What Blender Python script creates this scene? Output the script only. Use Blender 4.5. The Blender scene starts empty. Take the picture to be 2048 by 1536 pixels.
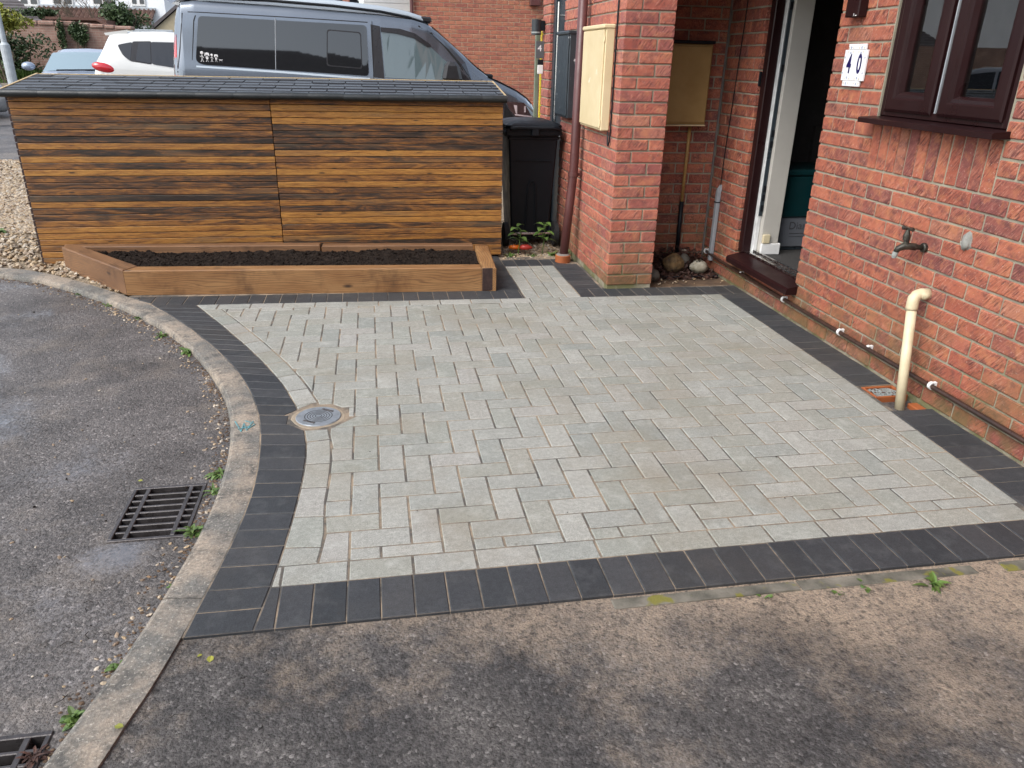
import bpy, bmesh, math, random
from mathutils import Vector, Matrix, Euler, noise as mnoise
R = random.Random(40)
S = bpy.context.scene
COL = S.collection
# ------------------------------------------------------------------ camera, sky, sun, exposure
CAMH = 1.46
RIGHT = Vector((0.98495279, -0.17165909, 0.02002898))
DOWN = Vector((-0.04924726, -0.3898655, -0.91955402))
FWD = Vector((0.16565841, 0.90473093, -0.39245285))
FPX = 1520.8
cd = bpy.data.cameras.new('camera'); cam = bpy.data.objects.new('camera', cd); COL.objects.link(cam)
cd.sensor_width = 36.0; cd.sensor_fit = 'HORIZONTAL'; cd.lens = 36.0 * FPX / 2048.0
cd.clip_start = 0.05; cd.clip_end = 2000
mw = Matrix.Identity(4)
for i in range(3):
    mw[i][0] = RIGHT[i]; mw[i][1] = -DOWN[i]; mw[i][2] = -FWD[i]
mw[2][3] = CAMH
cam.matrix_world = mw
S.camera = cam
SUN_EL, SUN_AZ = math.radians(48), math.radians(238)     # azimuth clockwise from +Y
w = bpy.data.worlds.new('World'); S.world = w; w.use_nodes = True
wn = w.node_tree; bgn = wn.nodes['Background']
sky = wn.nodes.new('ShaderNodeTexSky'); sky.sky_type = 'NISHITA'; sky.sun_disc = False
sky.sun_elevation = SUN_EL; sky.sun_rotation = SUN_AZ
sky.air_density = 1.0; sky.dust_density = 2.2; sky.ozone_density = 0.6
hs = wn.nodes.new('ShaderNodeHueSaturation'); hs.inputs['Saturation'].default_value = 0.5
wn.links.new(sky.outputs[0], hs.inputs['Color']); wn.links.new(hs.outputs[0], bgn.inputs['Color'])
bgn.inputs['Strength'].default_value = 0.15
sl = bpy.data.lights.new('sun', 'SUN'); sl.energy = 1.05; sl.angle = math.radians(38); sl.color = (1.0, 0.985, 0.965)
so = bpy.data.objects.new('sun', sl); COL.objects.link(so)
sdir = Vector((math.sin(SUN_AZ) * math.cos(SUN_EL), math.cos(SUN_AZ) * math.cos(SUN_EL), math.sin(SUN_EL)))
so.rotation_euler = sdir.to_track_quat('Z', 'Y').to_euler(); so.location = (0, 0, 12)
S.view_settings.view_transform = 'Standard'; S.view_settings.look = 'None'
S.view_settings.exposure = 1.08; S.view_settings.gamma = 1.0; S.view_settings.use_curve_mapping = False
S.render.engine = 'CYCLES'

def at(px, py, Y):            # point of the place at depth Y seen in that direction
    d = RIGHT * (px - 1024) + DOWN * (py - 768) + FWD * FPX
    return Vector((0, 0, CAMH)) + d * (Y / d.y)
def at_ground(px, py, z=0.0):
    d = RIGHT * (px - 1024) + DOWN * (py - 768) + FWD * FPX
    return Vector((0, 0, CAMH)) + d * ((z - CAMH) / d.z)
def proj(p):
    q = Vector(p) - Vector((0, 0, CAMH)); zc = q.dot(FWD)
    if zc < 0.05: return None
    return (1024 + FPX * q.dot(RIGHT) / zc, 768 + FPX * q.dot(DOWN) / zc, zc)
def view_size(p, area):
    q = proj(p)
    if q is None: return -1e9
    out = max(0, -q[0], q[0] - 2048) + max(0, -q[1], q[1] - 1536)
    return area / q[2] ** 2 - (1000 if out > 40 else 0)

# ------------------------------------------------------------------ materials
class NT:
    def __init__(s, name):
        s.m = bpy.data.materials.new(name); s.m.use_nodes = True
        s.t = s.m.node_tree; s.b = s.t.nodes['Principled BSDF']
        s._pos = None
    def add(s, typ, ins=None, out=0, **props):
        n = s.t.nodes.new(typ)
        for k, v in props.items(): setattr(n, k, v)
        for k, v in (ins or {}).items(): s.put(n.inputs[k], v)
        return n.outputs[out]
    def put(s, sock, v):
        if isinstance(v, bpy.types.NodeSocket): s.t.links.new(v, sock)
        else:
            if isinstance(v, tuple) and len(v) == 3 and sock.type == 'RGBA': v = (*v, 1)
            sock.default_value = v
    def pos(s):
        if s._pos is None: s._pos = s.add('ShaderNodeNewGeometry')
        return s._pos
    def obj(s): return s.add('ShaderNodeTexCoord', out=3)
    def vec(s, v, sc, off=None):
        r = s.add('ShaderNodeVectorMath', {0: v, 1: sc}, operation='MULTIPLY')
        if off is not None: r = s.add('ShaderNodeVectorMath', {0: r, 1: off}, operation='ADD')
        return r
    def rot(s, v, e):
        return s.add('ShaderNodeVectorRotate', {'Vector': v, 'Rotation': e}, rotation_type='EULER_XYZ')
    def noise(s, v, sc, det=4, rough=.55, dist=0):
        return s.add('ShaderNodeTexNoise', {'Vector': v, 'Scale': sc, 'Detail': det, 'Roughness': rough, 'Distortion': dist})
    def voro(s, v, sc, out=0, feature='F1', rnd=1.0):
        return s.add('ShaderNodeTexVoronoi', {'Vector': v, 'Scale': sc, 'Randomness': rnd}, out=out, feature=feature)
    def ramp(s, f, stops, mode='LINEAR'):
        n = s.t.nodes.new('ShaderNodeValToRGB'); s.put(n.inputs[0], f); e = n.color_ramp.elements
        n.color_ramp.interpolation = mode
        while len(e) < len(stops): e.new(0.5)
        for el, (p, c) in zip(e, stops):
            el.position = p; el.color = (*c, 1) if isinstance(c, tuple) else (c, c, c, 1)
        return n.outputs[0]
    def mix(s, f, a, b, blend='MIX'):
        n = s.t.nodes.new('ShaderNodeMix'); n.data_type = 'RGBA'; n.blend_type = blend
        s.put(n.inputs[0], f); s.put(n.inputs[6], a); s.put(n.inputs[7], b)
        return n.outputs[2]
    def math(s, op, a, b=0.0, c=None, clamp=False):
        n = s.t.nodes.new('ShaderNodeMath'); n.operation = op; n.use_clamp = clamp
        s.put(n.inputs[0], a); s.put(n.inputs[1], b)
        if c is not None: s.put(n.inputs[2], c)
        return n.outputs[0]
    def sep(s, v, i): return s.add('ShaderNodeSeparateXYZ', {0: v}, out=i)
    def rand(s):
        a = s.add('ShaderNodeObjectInfo', out=5); b = s.add('ShaderNodeNewGeometry', out=8)
        return s.math('FRACT', s.math('ADD', a, b))
    def rand2(s, k):
        return s.math('FRACT', s.math('MULTIPLY', s.rand(), k))
    def rng(s, f, a, b, c, d):
        return s.add('ShaderNodeMapRange', {0: f, 1: a, 2: b, 3: c, 4: d})
    def bump(s, h, strength=.5, dist=.002, nrm=None):
        ins = {'Height': h, 'Strength': strength, 'Distance': dist}
        if nrm is not None: ins['Normal'] = nrm
        return s.add('ShaderNodeBump', ins)
    def fin(s, col=None, rough=None, nrm=None, **kw):
        if col is not None: s.put(s.b.inputs['Base Color'], col)
        if rough is not None: s.put(s.b.inputs['Roughness'], rough)
        if nrm is not None: s.put(s.b.inputs['Normal'], nrm)
        for k, v in kw.items(): s.put(s.b.inputs[k.replace('_', ' ')], v)
        return s.m
def simple(name, c, rough=.55, c2=None, nsc=9., bump=0., bsc=80., bd=.002, metal=0., spec=.5, vary=0., speck=None, coat=0.):
    t = NT(name); p = t.pos()
    if c2 is None: c2 = tuple(x * .78 for x in c)
    col = t.mix(t.ramp(t.noise(p, nsc, 5, .6), [(.35, 0.), (.68, 1.)]), c, c2)
    if vary: col = t.mix(1.0, col, t.ramp(t.rand(), [(0, 1 - vary), (1, 1.)]), 'MULTIPLY')
    if speck:
        col = t.mix(t.ramp(t.noise(p, speck[1], 3), [(speck[2], 0.), (speck[2] + .05, 1.)]), col, speck[0])
    n = t.bump(t.noise(p, bsc, 4, .6), bump, bd) if bump else None
    rg = t.rng(t.noise(p, nsc * 2.3, 3), .3, .7, max(.02, rough - .1), min(1, rough + .1))
    kw = dict(Metallic=metal)
    m = t.fin(col, rg, n, **kw); t.b.inputs['Specular IOR Level'].default_value = spec
    if coat: t.b.inputs['Coat Weight'].default_value = coat; t.b.inputs['Coat Roughness'].default_value = .04
    return m

def m_brick(name, cols, moss=False, rough=.75, scratch=1.0, axis='x'):
    t = NT(name); p = t.pos(); r = t.rand(); r2 = t.rand2(7.31)
    q = t.vec(p, (1, 1, 1), None)
    sh = t.add('ShaderNodeCombineXYZ', {0: t.math('MULTIPLY', r, 37.), 1: t.math('MULTIPLY', r2, 21.), 2: r})
    q = t.add('ShaderNodeVectorMath', {0: p, 1: sh}, operation='ADD')
    base = t.ramp(r, [(0, cols[0]), (.3, cols[1]), (.6, cols[2]), (.85, cols[3]), (1, cols[4])])
    blot = t.noise(t.vec(q, (1, 1, 1.5)), 15, 5, .65)
    purp = t.mix(t.ramp(blot, [(.47, 0.), (.66, .75)]), base, tuple(x * .62 for x in cols[5]))
    oran = t.mix(t.ramp(t.noise(q, 17, 3), [(.52, 0.), (.72, .7)]), purp, cols[6])
    # dragged scratches, leaning
    rv = t.rot(q, (math.radians(-38), 0, 0) if axis == 'x' else (0, math.radians(-38), 0))
    w1 = t.noise(t.vec(rv, (150, 150, 21)), 1.0, 2, .55)
    w2 = t.noise(q, 150, 4, .7)
    clus = t.ramp(t.noise(q, 9, 3), [(.36, .15), (.60, 1.)])
    hgt = t.math('ADD', t.math('MULTIPLY', t.math('MULTIPLY', w1, clus), 1.3 * scratch), t.math('MULTIPLY', w2, .5))
    col = t.mix(t.math('MULTIPLY', clus, t.ramp(w1, [(.34, .85 * scratch), (.46, 0.)])), oran, tuple(x * .35 for x in cols[5]))
    col = t.mix(t.math('MULTIPLY', clus, t.ramp(w1, [(.55, 0.), (.66, .45 * scratch)])), col, (.56, .29, .20))
    fleck = t.ramp(t.noise(q, 120, 3, .6), [(.635, 0.), (.70, .5)])
    col = t.mix(fleck, col, (.60, .45, .37))
    if moss:
        z = t.sep(p, 2)
        mk = t.math('MULTIPLY', t.rng(z, .02, .46, 1., 0.), t.ramp(t.noise(p, 4.3, 5, .65), [(.40, 0.), (.58, 1.)]))
        col = t.mix(t.math('MULTIPLY', mk, .72), col, (.105, .095, .032))
    n = t.bump(hgt, .85, .005)
    return t.fin(col, t.rng(w2, .3, .7, rough - .12, rough + .1), n)
BC = [(.27, .070, .042), (.34, .096, .054), (.40, .125, .069), (.215, .062, .050), (.37, .145, .085), (.18, .062, .058), (.44, .17, .075)]
M = {}
M['brick'] = m_brick('red_rustic_brick', BC, moss=True)
PC = [(.34, .088, .062), (.41, .122, .078), (.47, .155, .095), (.31, .092, .078), (.49, .20, .128), (.26, .095, .088), (.53, .21, .105)]
M['brick_pillar'] = m_brick('pinkish_rustic_brick', PC, moss=True, axis='y')
M['brick_far'] = m_brick('orange_brick', [(.34, .105, .066), (.40, .135, .076), (.43, .16, .088), (.31, .092, .062), (.41, .175, .10), (.27, .092, .075), (.47, .205, .10)], scratch=.4, axis='y')
def m_mortar(name, c1, c2, moss=True):
    t = NT(name); p = t.pos()
    col = t.mix(t.ramp(t.noise(p, 7, 5, .6), [(.35, 0.), (.65, 1.)]), c1, c2)
    col = t.mix(t.ramp(t.noise(p, 160, 3), [(.6, 0.), (.7, .5)]), col, (.14, .12, .09))
    if moss:
        mk = t.math('MULTIPLY', t.rng(t.sep(p, 2), .05, .55, 1., 0.), t.ramp(t.noise(p, 5, 5, .65), [(.40, 0.), (.55, 1.)]))
        col = t.mix(t.math('MULTIPLY', mk, .75), col, (.11, .115, .025))
    return t.fin(col, .92, t.bump(t.noise(p, 220, 4, .7), .7, .003))
M['mortar'] = m_mortar('mortar', (.35, .32, .235), (.245, .225, .172))
M['mortar_far'] = m_mortar('mortar_far', (.52, .40, .27), (.42, .33, .23), False)

def m_wood_slat():
    t = NT('stained_cedar_slat'); p = t.pos(); r = t.rand(); r2 = t.rand2(13.7)
    sh = t.add('ShaderNodeCombineXYZ', {0: t.math('MULTIPLY', r, 53.), 1: 0., 2: t.math('MULTIPLY', r2, 31.)})
    q = t.add('ShaderNodeVectorMath', {0: p, 1: sh}, operation='ADD')
    wig = t.noise(t.vec(q, (2.2, 3, 3)), 1.0, 3)
    g = t.noise(t.vec(q, (3.2, 60, 120)), 1.0, 5, .65, 1.4)
    g2 = t.noise(t.vec(q, (16, 90, 420)), 1.0, 3, .6, .6)
    blot = t.noise(t.vec(q, (3.4, 8, 24)), 1.0, 7, .74, 1.3)
    low = t.noise(t.vec(q, (1.15, 3, 5)), 1.0, 3, .6, .5)
    tone = t.math('ADD', t.math('ADD', t.math('MULTIPLY', blot, .72), t.math('MULTIPLY', low, .23)), t.math('ADD', t.math('MULTIPLY', g, .35), t.math('MULTIPLY', t.math('SUBTRACT', r2, .5), .27)))
    col = t.ramp(tone, [(.48, (.016, .014, .012)), (.55, (.052, .032, .021)), (.61, (.145, .062, .023)), (.69, (.31, .135, .031)), (.84, (.46, .225, .050))])
    col = t.mix(t.ramp(g2, [(.36, .6), (.53, 0.)]), col, (.05, .027, .013))
    grey = t.ramp(t.noise(t.vec(q, (1.4, 4, 9), (3.3, 0, 7.7)), 1.0, 4), [(.55, 0.), (.72, .5)])
    col = t.mix(grey, col, (.13, .10, .06))
    kn = t.voro(t.vec(q, (4.2, 4, 19)), 1.0)
    col = t.mix(t.ramp(kn, [(.06, .95), (.13, 0.)]), col, (.02, .012, .009))
    ring = t.math('SINE', t.math('MULTIPLY', kn, 95.))
    col = t.mix(t.math('MULTIPLY', t.ramp(kn, [(.10, .6), (.33, 0.)]), t.ramp(ring, [(.3, 0.), (.9, 1.)])), col, (.07, .035, .014))
    return t.fin(col, t.rng(g, .3, .7, .34, .62), t.bump(g2, .35, .0015))
M['slat'] = m_wood_slat()
def m_sleeper(name, ax, base, dark, pale):
    t = NT(name); o = t.obj(); r = t.rand(); r2 = t.rand2(9.13)
    sh = t.add('ShaderNodeCombineXYZ', {0: t.math('MULTIPLY', r, 13.), 1: t.math('MULTIPLY', r2, 7.), 2: 0.})
    q = t.add('ShaderNodeVectorMath', {0: o, 1: sh}, operation='ADD')
    bend = t.math('MULTIPLY', t.noise(t.vec(q, (1.3, 2, 5)), 1.0, 2), .09)
    qb = t.add('ShaderNodeVectorMath', {0: q, 1: t.add('ShaderNodeCombineXYZ', {0: 0., 1: bend, 2: bend})}, operation='ADD')
    wv = t.math('SINE', t.math('MULTIPLY', t.math('ADD', t.sep(qb, 2), t.math('MULTIPLY', t.sep(qb, 1), .7)), 520.))
    g = t.noise(t.vec(qb, (5, 130, 190)), 1.0, 4, .6)
    col = t.mix(t.ramp(t.noise(t.vec(q, (2, 6, 6)), 1.0, 4), [(.36, 0.), (.66, 1.)]), base, pale)
    col = t.mix(t.math('MULTIPLY', t.ramp(wv, [(.2, 0.), (1., 1.)]), .5), col, dark)
    col = t.mix(t.ramp(g, [(.33, .55), (.5, 0.)]), col, dark)
    st = t.ramp(t.noise(t.vec(q, (3.4, 9, 2.2), (1.7, 0, 3)), 1.0, 5, .7), [(.56, 0.), (.74, .6)])
    col = t.mix(st, col, tuple(x * .5 for x in dark))
    kn = t.voro(t.vec(q, (3.3, 6, 9.)), 1.0)
    col = t.mix(t.ramp(kn, [(.07, .95), (.15, 0.)]), col, (.03, .015, .008))
    return t.fin(col, t.rng(g, .3, .7, .5, .75), t.bump(g, .4, .002))
M['sleeper'] = m_sleeper('new_timber_sleeper', 0, (.245, .118, .040), (.070, .030, .012), (.35, .195, .078))
M['sleeper_red'] = m_sleeper('reddish_timber_sleeper', 0, (.165, .080, .034), (.055, .026, .013), (.235, .122, .054))
M['endgrain'] = simple('dark_end_grain', (.045, .024, .02), .8, (.025, .014, .012), 30, .5, 200)

def m_paver(name, cols, rough, tint, stain, amt, bumpd=.0016):
    t = NT(name); p = t.pos(); r = t.rand(); r2 = t.rand2(5.77)
    base = t.ramp(r, [(i / (len(cols) - 1), c) for i, c in enumerate(cols)])
    col = t.mix(1.0, base, t.ramp(t.noise(p, 55, 5, .7), [(.25, .72), (.75, 1.16)]), 'MULTIPLY')
    col = t.mix(1.0, col, t.ramp(t.noise(p, 260, 3, .6), [(.3, .70), (.7, 1.22)]), 'MULTIPLY')
    bl = t.ramp(t.noise(t.add('ShaderNodeVectorMath', {0: p, 1: t.add('ShaderNodeCombineXYZ', {0: t.math('MULTIPLY', r2, 9.), 1: r, 2: 0.})}, operation='ADD'), 11, 5, .7), [(.52, 0.), (.72, .55)])
    col = t.mix(bl, col, tint)
    big = t.ramp(t.noise(p, 1.3, 5, .62), [(.48, 0.), (.70, 1.)])
    col = t.mix(t.math('MULTIPLY', big, amt), col, stain)
    sp = t.math('MULTIPLY', t.ramp(t.noise(p, 26, 4, .75), [(.63, 0.), (.70, 1.)]), t.ramp(t.noise(p, 2.1, 2), [(.5, 0.), (.64, .7)]))
    col = t.mix(sp, col, tuple(x * .5 for x in stain))
    h = t.math('ADD', t.noise(p, 260, 4, .7), t.math('MULTIPLY', t.noise(p, 60, 3), .7))
    return t.fin(col, t.rng(t.noise(p, 3, 3), .35, .65, rough - .08, rough + .08), t.bump(h, .6, bumpd), Specular_IOR_Level=.3)
M['paver'] = m_paver('grey_block_paver', [(.283, .291, .262), (.318, .321, .291), (.258, .273, .249), (.348, .348, .314), (.274, .286, .253), (.302, .298, .258), (.328, .324, .297)], .74, (.42, .425, .39), (.20, .175, .125), .55)
M['paver_dark'] = m_paver('charcoal_block_paver', [(.038, .042, .046), (.048, .051, .055), (.032, .036, .040), (.056, .058, .061)], .62, (.082, .086, .088), (.115, .10, .08), .22)
def m_sand():
    t = NT('jointing_sand'); p = t.pos()
    col = t.mix(t.ramp(t.noise(p, 5, 6, .7), [(.40, 0.), (.58, 1.)]), (.30, .235, .165), (.085, .079, .070))
    return t.fin(col, .95, t.bump(t.noise(p, 500, 3, .7), .8, .003))
M['sand'] = m_sand()
def m_asphalt(name, dark, mid, sand, sandmask, wet):
    t = NT(name); p = t.pos()
    stone = t.voro(p, 125.); stc = t.voro(p, 125., out=1)
    v = t.sep(stc, 0)
    n1 = t.noise(p, 62, 6, .72); n2 = t.noise(p, 190, 4, .7)
    col = t.mix(t.ramp(t.noise(p, 2.1, 7, .7), [(.36, 0.), (.64, 1.)]), dark, mid)
    col = t.mix(1.0, col, t.ramp(v, [(0, .70), (.6, 1.0), (.9, 1.2), (.97, 1.7), (1., 2.4)]), 'MULTIPLY')
    col = t.mix(1.0, col, t.ramp(n1, [(.34, .34), (.47, .85), (.66, 1.22)]), 'MULTIPLY')
    col = t.mix(1.0, col, t.ramp(n2, [(.32, .55), (.62, 1.18)]), 'MULTIPLY')
    if sandmask is not None:
        mk = sandmask(t, p)
        fine = t.ramp(n1, [(.36, .25), (.52, 1.)])
        grain = t.mix(t.ramp(t.noise(p, 240, 3), [(.35, 0.), (.65, 1.)]), sand, tuple(x * .62 for x in sand))
        col = t.mix(t.math('MULTIPLY', mk, fine), col, grain)
    h = t.math('ADD', t.math('MULTIPLY', n1, 1.5), t.math('SUBTRACT', t.math('MULTIPLY', n2, .6), t.math('MULTIPLY', stone, .5)))
    if wet:
        wn_ = t.math('ADD', t.noise(p, 1.3, 5, .65), t.math('MULTIPLY', t.math('SUBTRACT', n1, .5), .55))
        pud = None
        for c, r_ in (((-2.35, 3.62, 0.), .80), ((-1.95, 3.25, 0.), .55), ((-.86, 2.22, 0.), .16)):
            d = t.add('ShaderNodeVectorMath', {0: t.vec(p, (1, 1, 0)), 1: c}, out=1, operation='DISTANCE')
            q = t.rng(d, 0., r_, .36, 0.); pud = q if pud is None else t.math('MAXIMUM', pud, q)
        wm = t.ramp(t.math('ADD', wn_, pud), [(.58, 0.), (.80, 1.)])
        rough = t.rng(wm, 0., 1., .52, .07)
        nst = t.rng(wm, 0., 1., .85, .16)
        b = t.t.nodes.new('ShaderNodeBump'); t.put(b.inputs['Height'], h); t.put(b.inputs['Strength'], nst); b.inputs['Distance'].default_value = .009
        t.put(t.b.inputs['Specular IOR Level'], t.rng(wm, 0., 1., .5, .9))
        t.put(t.b.inputs['Coat Weight'], wm); t.b.inputs['Coat Roughness'].default_value = .09; t.b.inputs['Coat IOR'].default_value = 1.7
        return t.fin(t.mix(wm, col, t.mix(1.0, col, (.62, .60, .60), 'MULTIPLY')), rough, b.outputs[0])
    return t.fin(col, .78, t.bump(h, .9, .009))
def mask_road(t, p):
    a = t.ramp(t.noise(p, 1.7, 6, .7), [(.53, 0.), (.72, .75)])
    return a
M['road'] = m_asphalt('worn_damp_asphalt', (.085, .078, .074), (.185, .170, .160), (.33, .28, .225), mask_road, True)
def mask_drive(t, p):
    x = t.sep(p, 0); y = t.sep(p, 1)
    n = t.noise(p, 2.6, 8, .74)
    near = t.rng(y, 1.25, 1.78, -.02, .25)
    right = t.rng(x, -.4, 2.1, -.11, .20)
    return t.ramp(t.math('ADD', n, t.math('ADD', near, right)), [(.53, 0.), (.86, 1.)])
M['drive'] = m_asphalt('sandy_old_asphalt', (.046, .045, .046), (.150, .140, .130), (.45, .355, .26), mask_drive, False)
def m_kerb():
    t = NT('weathered_concrete_kerb'); p = t.pos()
    col = t.mix(t.ramp(t.noise(p, 3.1, 6, .7), [(.42, 0.), (.58, 1.)]), (.150, .145, .130), (.30, .252, .197))
    col = t.mix(t.ramp(t.noise(p, 9, 6, .75), [(.50, 0.), (.64, .9)]), col, (.085, .082, .074))
    col = t.mix(1.0, col, t.ramp(t.noise(p, 85, 4, .7), [(.32, .62), (.66, 1.18)]), 'MULTIPLY')
    col = t.mix(t.ramp(t.noise(p, 130, 2), [(.6, 0.), (.7, .5)]), col, (.52, .49, .42))
    return t.fin(col, .85, t.bump(t.math('ADD', t.noise(p, 150, 4, .7), t.noise(p, 22, 3)), .6, .004))
M['kerb'] = m_kerb()
M['edging'] = simple('mossy_concrete_edging', (.20, .185, .15), .9, (.055, .055, .042), 9, .7, 120, .004, speck=((.16, .15, .03), 12, .58))
def m_gravel():
    t = NT('golden_gravel'); p = t.pos(); r = t.rand()
    col = t.ramp(r, [(0, (.32, .215, .115)), (.2, (.43, .325, .20)), (.42, (.21, .15, .10)), (.62, (.47, .375, .255)), (.8, (.34, .285, .22)), (.92, (.52, .46, .37)), (1, (.27, .17, .09))])
    col = t.mix(1.0, col, t.ramp(t.noise(p, 90, 3), [(.3, .7), (.7, 1.15)]), 'MULTIPLY')
    return t.fin(col, .6, t.bump(t.noise(p, 200, 3), .4, .002))
M['gravel'] = m_gravel()
M['gravel_bed'] = simple('gravel_bed', (.30, .235, .155), .95, (.15, .115, .08), 30, .9, 60, .02)
M['soil'] = simple('dark_compost', (.024, .017, .013), .95, (.010, .008, .007), 40, 1.0, 120, .006, spec=.12)
M['dirt'] = simple('porch_dirt', (.15, .095, .055), .95, (.07, .045, .03), 9, .9, 150, .005)
def m_shingle():
    t = NT('black_felt_shingle'); p = t.pos()
    col = t.ramp(t.rand(), [(0, (.013, .015, .019)), (.5, (.021, .024, .029)), (1, (.030, .033, .038))])
    col = t.mix(1.0, col, t.ramp(t.noise(p, 420, 3, .7), [(.3, .6), (.7, 1.3)]), 'MULTIPLY')
    return t.fin(col, .36, t.bump(t.noise(p, 500, 3), .5, .002))
M['shingle'] = m_shingle()
M['felt'] = simple('felt_roll', (.012, .016, .016), .38, (.020, .022, .022), 20, .3, 300)
M['bare_wood'] = simple('pale_trim_wood', (.50, .38, .20), .6, (.38, .27, .13), 20, .2, 90)
M['black_gap'] = simple('shadow_batten', (.012, .010, .009), .9)
M['maroon'] = simple('rosewood_upvc', (.016, .0055, .006), .36, (.020, .007, .007), 3, 0, 60, spec=.2)
M['downpipe'] = simple('brown_plastic_pipe', (.105, .037, .034), .40, (.075, .028, .026), 6, .1, 60)
M['brown_pipe'] = simple('dark_brown_conduit', (.052, .026, .018), .34, (.03, .018, .014), 14, .1, 90)
M['cream_pipe'] = simple('cream_waste_pipe', (.66, .58, .39), .42, (.52, .44, .28), 9, .05, 60)
M['cream'] = simple('cream_meter_door', (.70, .585, .36), .5, (.63, .51, .29), 5, .08, 40, speck=((.82, .74, .58), 11, .66))
M['mustard'] = simple('mustard_meter_door', (.36, .235, .085), .55, (.29, .18, .06), 6, .08, 40)
M['navy'] = simple('anthracite_door', (.020, .030, .038), .35, (.028, .038, .046), 4, .05, 90)
M['navy_scuffed'] = simple('anthracite_box', (.022, .031, .038), .45, (.03, .04, .048), 5, .05, 90, speck=((.55, .57, .58), 23, .68))
M['white'] = simple('white_plastic', (.78, .78, .76), .35, (.70, .70, .68), 12)
M['white_dirty'] = simple('scuffed_white_upvc', (.66, .67, .66), .4, (.48, .49, .48), 18, .05, 50)
M['chrome'] = simple('brushed_steel', (.72, .72, .70), .25, (.6, .6, .6), 10, metal=1.0)
M['iron'] = simple('worn_cast_iron', (.085, .078, .077), .32, (.045, .04, .039), 22, .35, 150, metal=.4)
M['pit'] = simple('gully_pit', (.004, .0035, .003), .9, (.007, .006, .005), 18, .5, 60)
M['cover'] = simple('galvanised_cover', (.27, .30, .325), .5, (.19, .21, .225), 30, .3, 120, metal=.35)
M['black_plastic'] = simple('black_plastic', (.0050, .0070, .0100), .5, (.007, .009, .012), 5, .12, 200, spec=.28)
M['rubber'] = simple('black_rubber', (.012, .012, .012), .8, (.018, .018, .018), 20)
M['terracotta'] = simple('terracotta_plastic', (.36, .11, .035), .5, (.26, .075, .025), 10, .1, 60)
M['grid'] = simple('grey_plastic_grid', (.33, .36, .34), .45, (.25, .27, .26), 15)
M['tap'] = simple('tarnished_brass', (.040, .038, .034), .45, (.10, .095, .075), 60, .4, 120, metal=.7)
M['patch'] = simple('cement_patch', (.30, .30, .27), .85, (.19, .19, .17), 24, .8, 90, .006, speck=((.62, .64, .62), 15, .57))
M['tile'] = simple('glazed_tile', (.80, .82, .82), .12, (.78, .80, .80), 8)
M['cobalt'] = simple('cobalt_glaze', (.012, .012, .10), .25)
M['ochre'] = simple('ochre_glaze', (.55, .38, .14), .25)
M['blue_glaze'] = simple('pale_blue_glaze', (.10, .16, .36), .25)
M['plaster'] = simple('cream_wall_paint', (.46, .44, .395), .7, (.41, .39, .35), 3, .1, 60, speck=((.35, .32, .28), 9, .72))
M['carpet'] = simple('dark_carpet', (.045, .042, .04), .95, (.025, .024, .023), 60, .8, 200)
M['teal'] = simple('teal_storage_tub', (.003, .030, .034), .4, (.003, .027, .03), 4)
M['cardboard'] = simple('pale_box_card', (.13, .14, .16), .7, (.11, .12, .135), 4)
M['ink'] = simple('printed_ink', (.06, .06, .07), .7)
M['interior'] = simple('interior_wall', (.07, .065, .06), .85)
M['wood_handle'] = simple('broom_handle_wood', (.44, .27, .09), .5, (.33, .19, .06), 30)
M['grey_pvc'] = simple('grey_trunking', (.32, .34, .36), .5, (.25, .27, .29), 10)
M['sealant'] = simple('cement_fillet', (.20, .18, .16), .85, (.13, .12, .11), 14, .4, 90)
M['stone_a'] = simple('brown_boulder', (.24, .15, .06), .7, (.05, .035, .022), 17, 1., 38, .02)
M['stone_b'] = simple('pale_boulder', (.44, .41, .33), .65, (.24, .21, .14), 16, .8, 50, .008, speck=((.03, .028, .02), 26, .58))
M['stone_c'] = simple('grey_boulder', (.16, .145, .12), .8, (.075, .07, .055), 10, .8, 50, .006)
M['leaf_dead'] = simple('dead_leaves', (.10, .042, .026), .7, (.05, .024, .018), 50, vary=.5)
M['leaf'] = simple('weed_leaf', (.075, .15, .026), .5, (.13, .20, .045), 40, vary=.45)
M['leaf_dark'] = simple('shrub_leaf', (.045, .085, .028), .6, (.075, .12, .04), 7, vary=.5)
M['leaf_yellow'] = simple('conifer_leaf', (.34, .33, .045), .6, (.20, .24, .04), 9, vary=.45)
M['twig'] = simple('twig', (.10, .075, .05), .85)
M['red_plastic'] = simple('red_plastic', (.50, .045, .03), .4); M['orange_plastic'] = simple('orange_plastic', (.75, .16, .015), .4)
M['yellow'] = simple('yellow_plastic', (.75, .60, .05), .45); M['mossgreen'] = simple('weathered_green_post', (.13, .16, .11), .6, (.20, .22, .17), 8)
M['slate_plate'] = simple('slate_plate', (.11, .12, .125), .4); M['grey_lamp'] = simple('grey_lamp_metal', (.030, .037, .042), .4)
M['blue_paint'] = simple('turquoise_spray', (.07, .33, .38), .7, (.17, .17, .15), 55)
def m_paint(name, c, flake=.0, rough=.3, metal=.5):
    t = NT(name); p = t.pos()
    t.b.inputs['Coat Weight'].default_value = 1.0; t.b.inputs['Coat Roughness'].default_value = .03
    return t.fin(t.mix(t.ramp(t.noise(p, 2, 3), [(.3, 0.), (.7, 1.)]), c, tuple(x * .9 for x in c)), rough, Metallic=metal)
M['van_paint'] = m_paint('steel_grey_metallic', (.165, .19, .22), metal=.75, rough=.26); M['pop_top'] = m_paint('sky_lightened_roof', (.46, .52, .56), metal=.3, rough=.3)  # roof paint lightened to carry the sky reflection; also colours the swage highlight
M['van_dark'] = simple('satin_dark_trim', (.020, .019, .021), .35)
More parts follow.
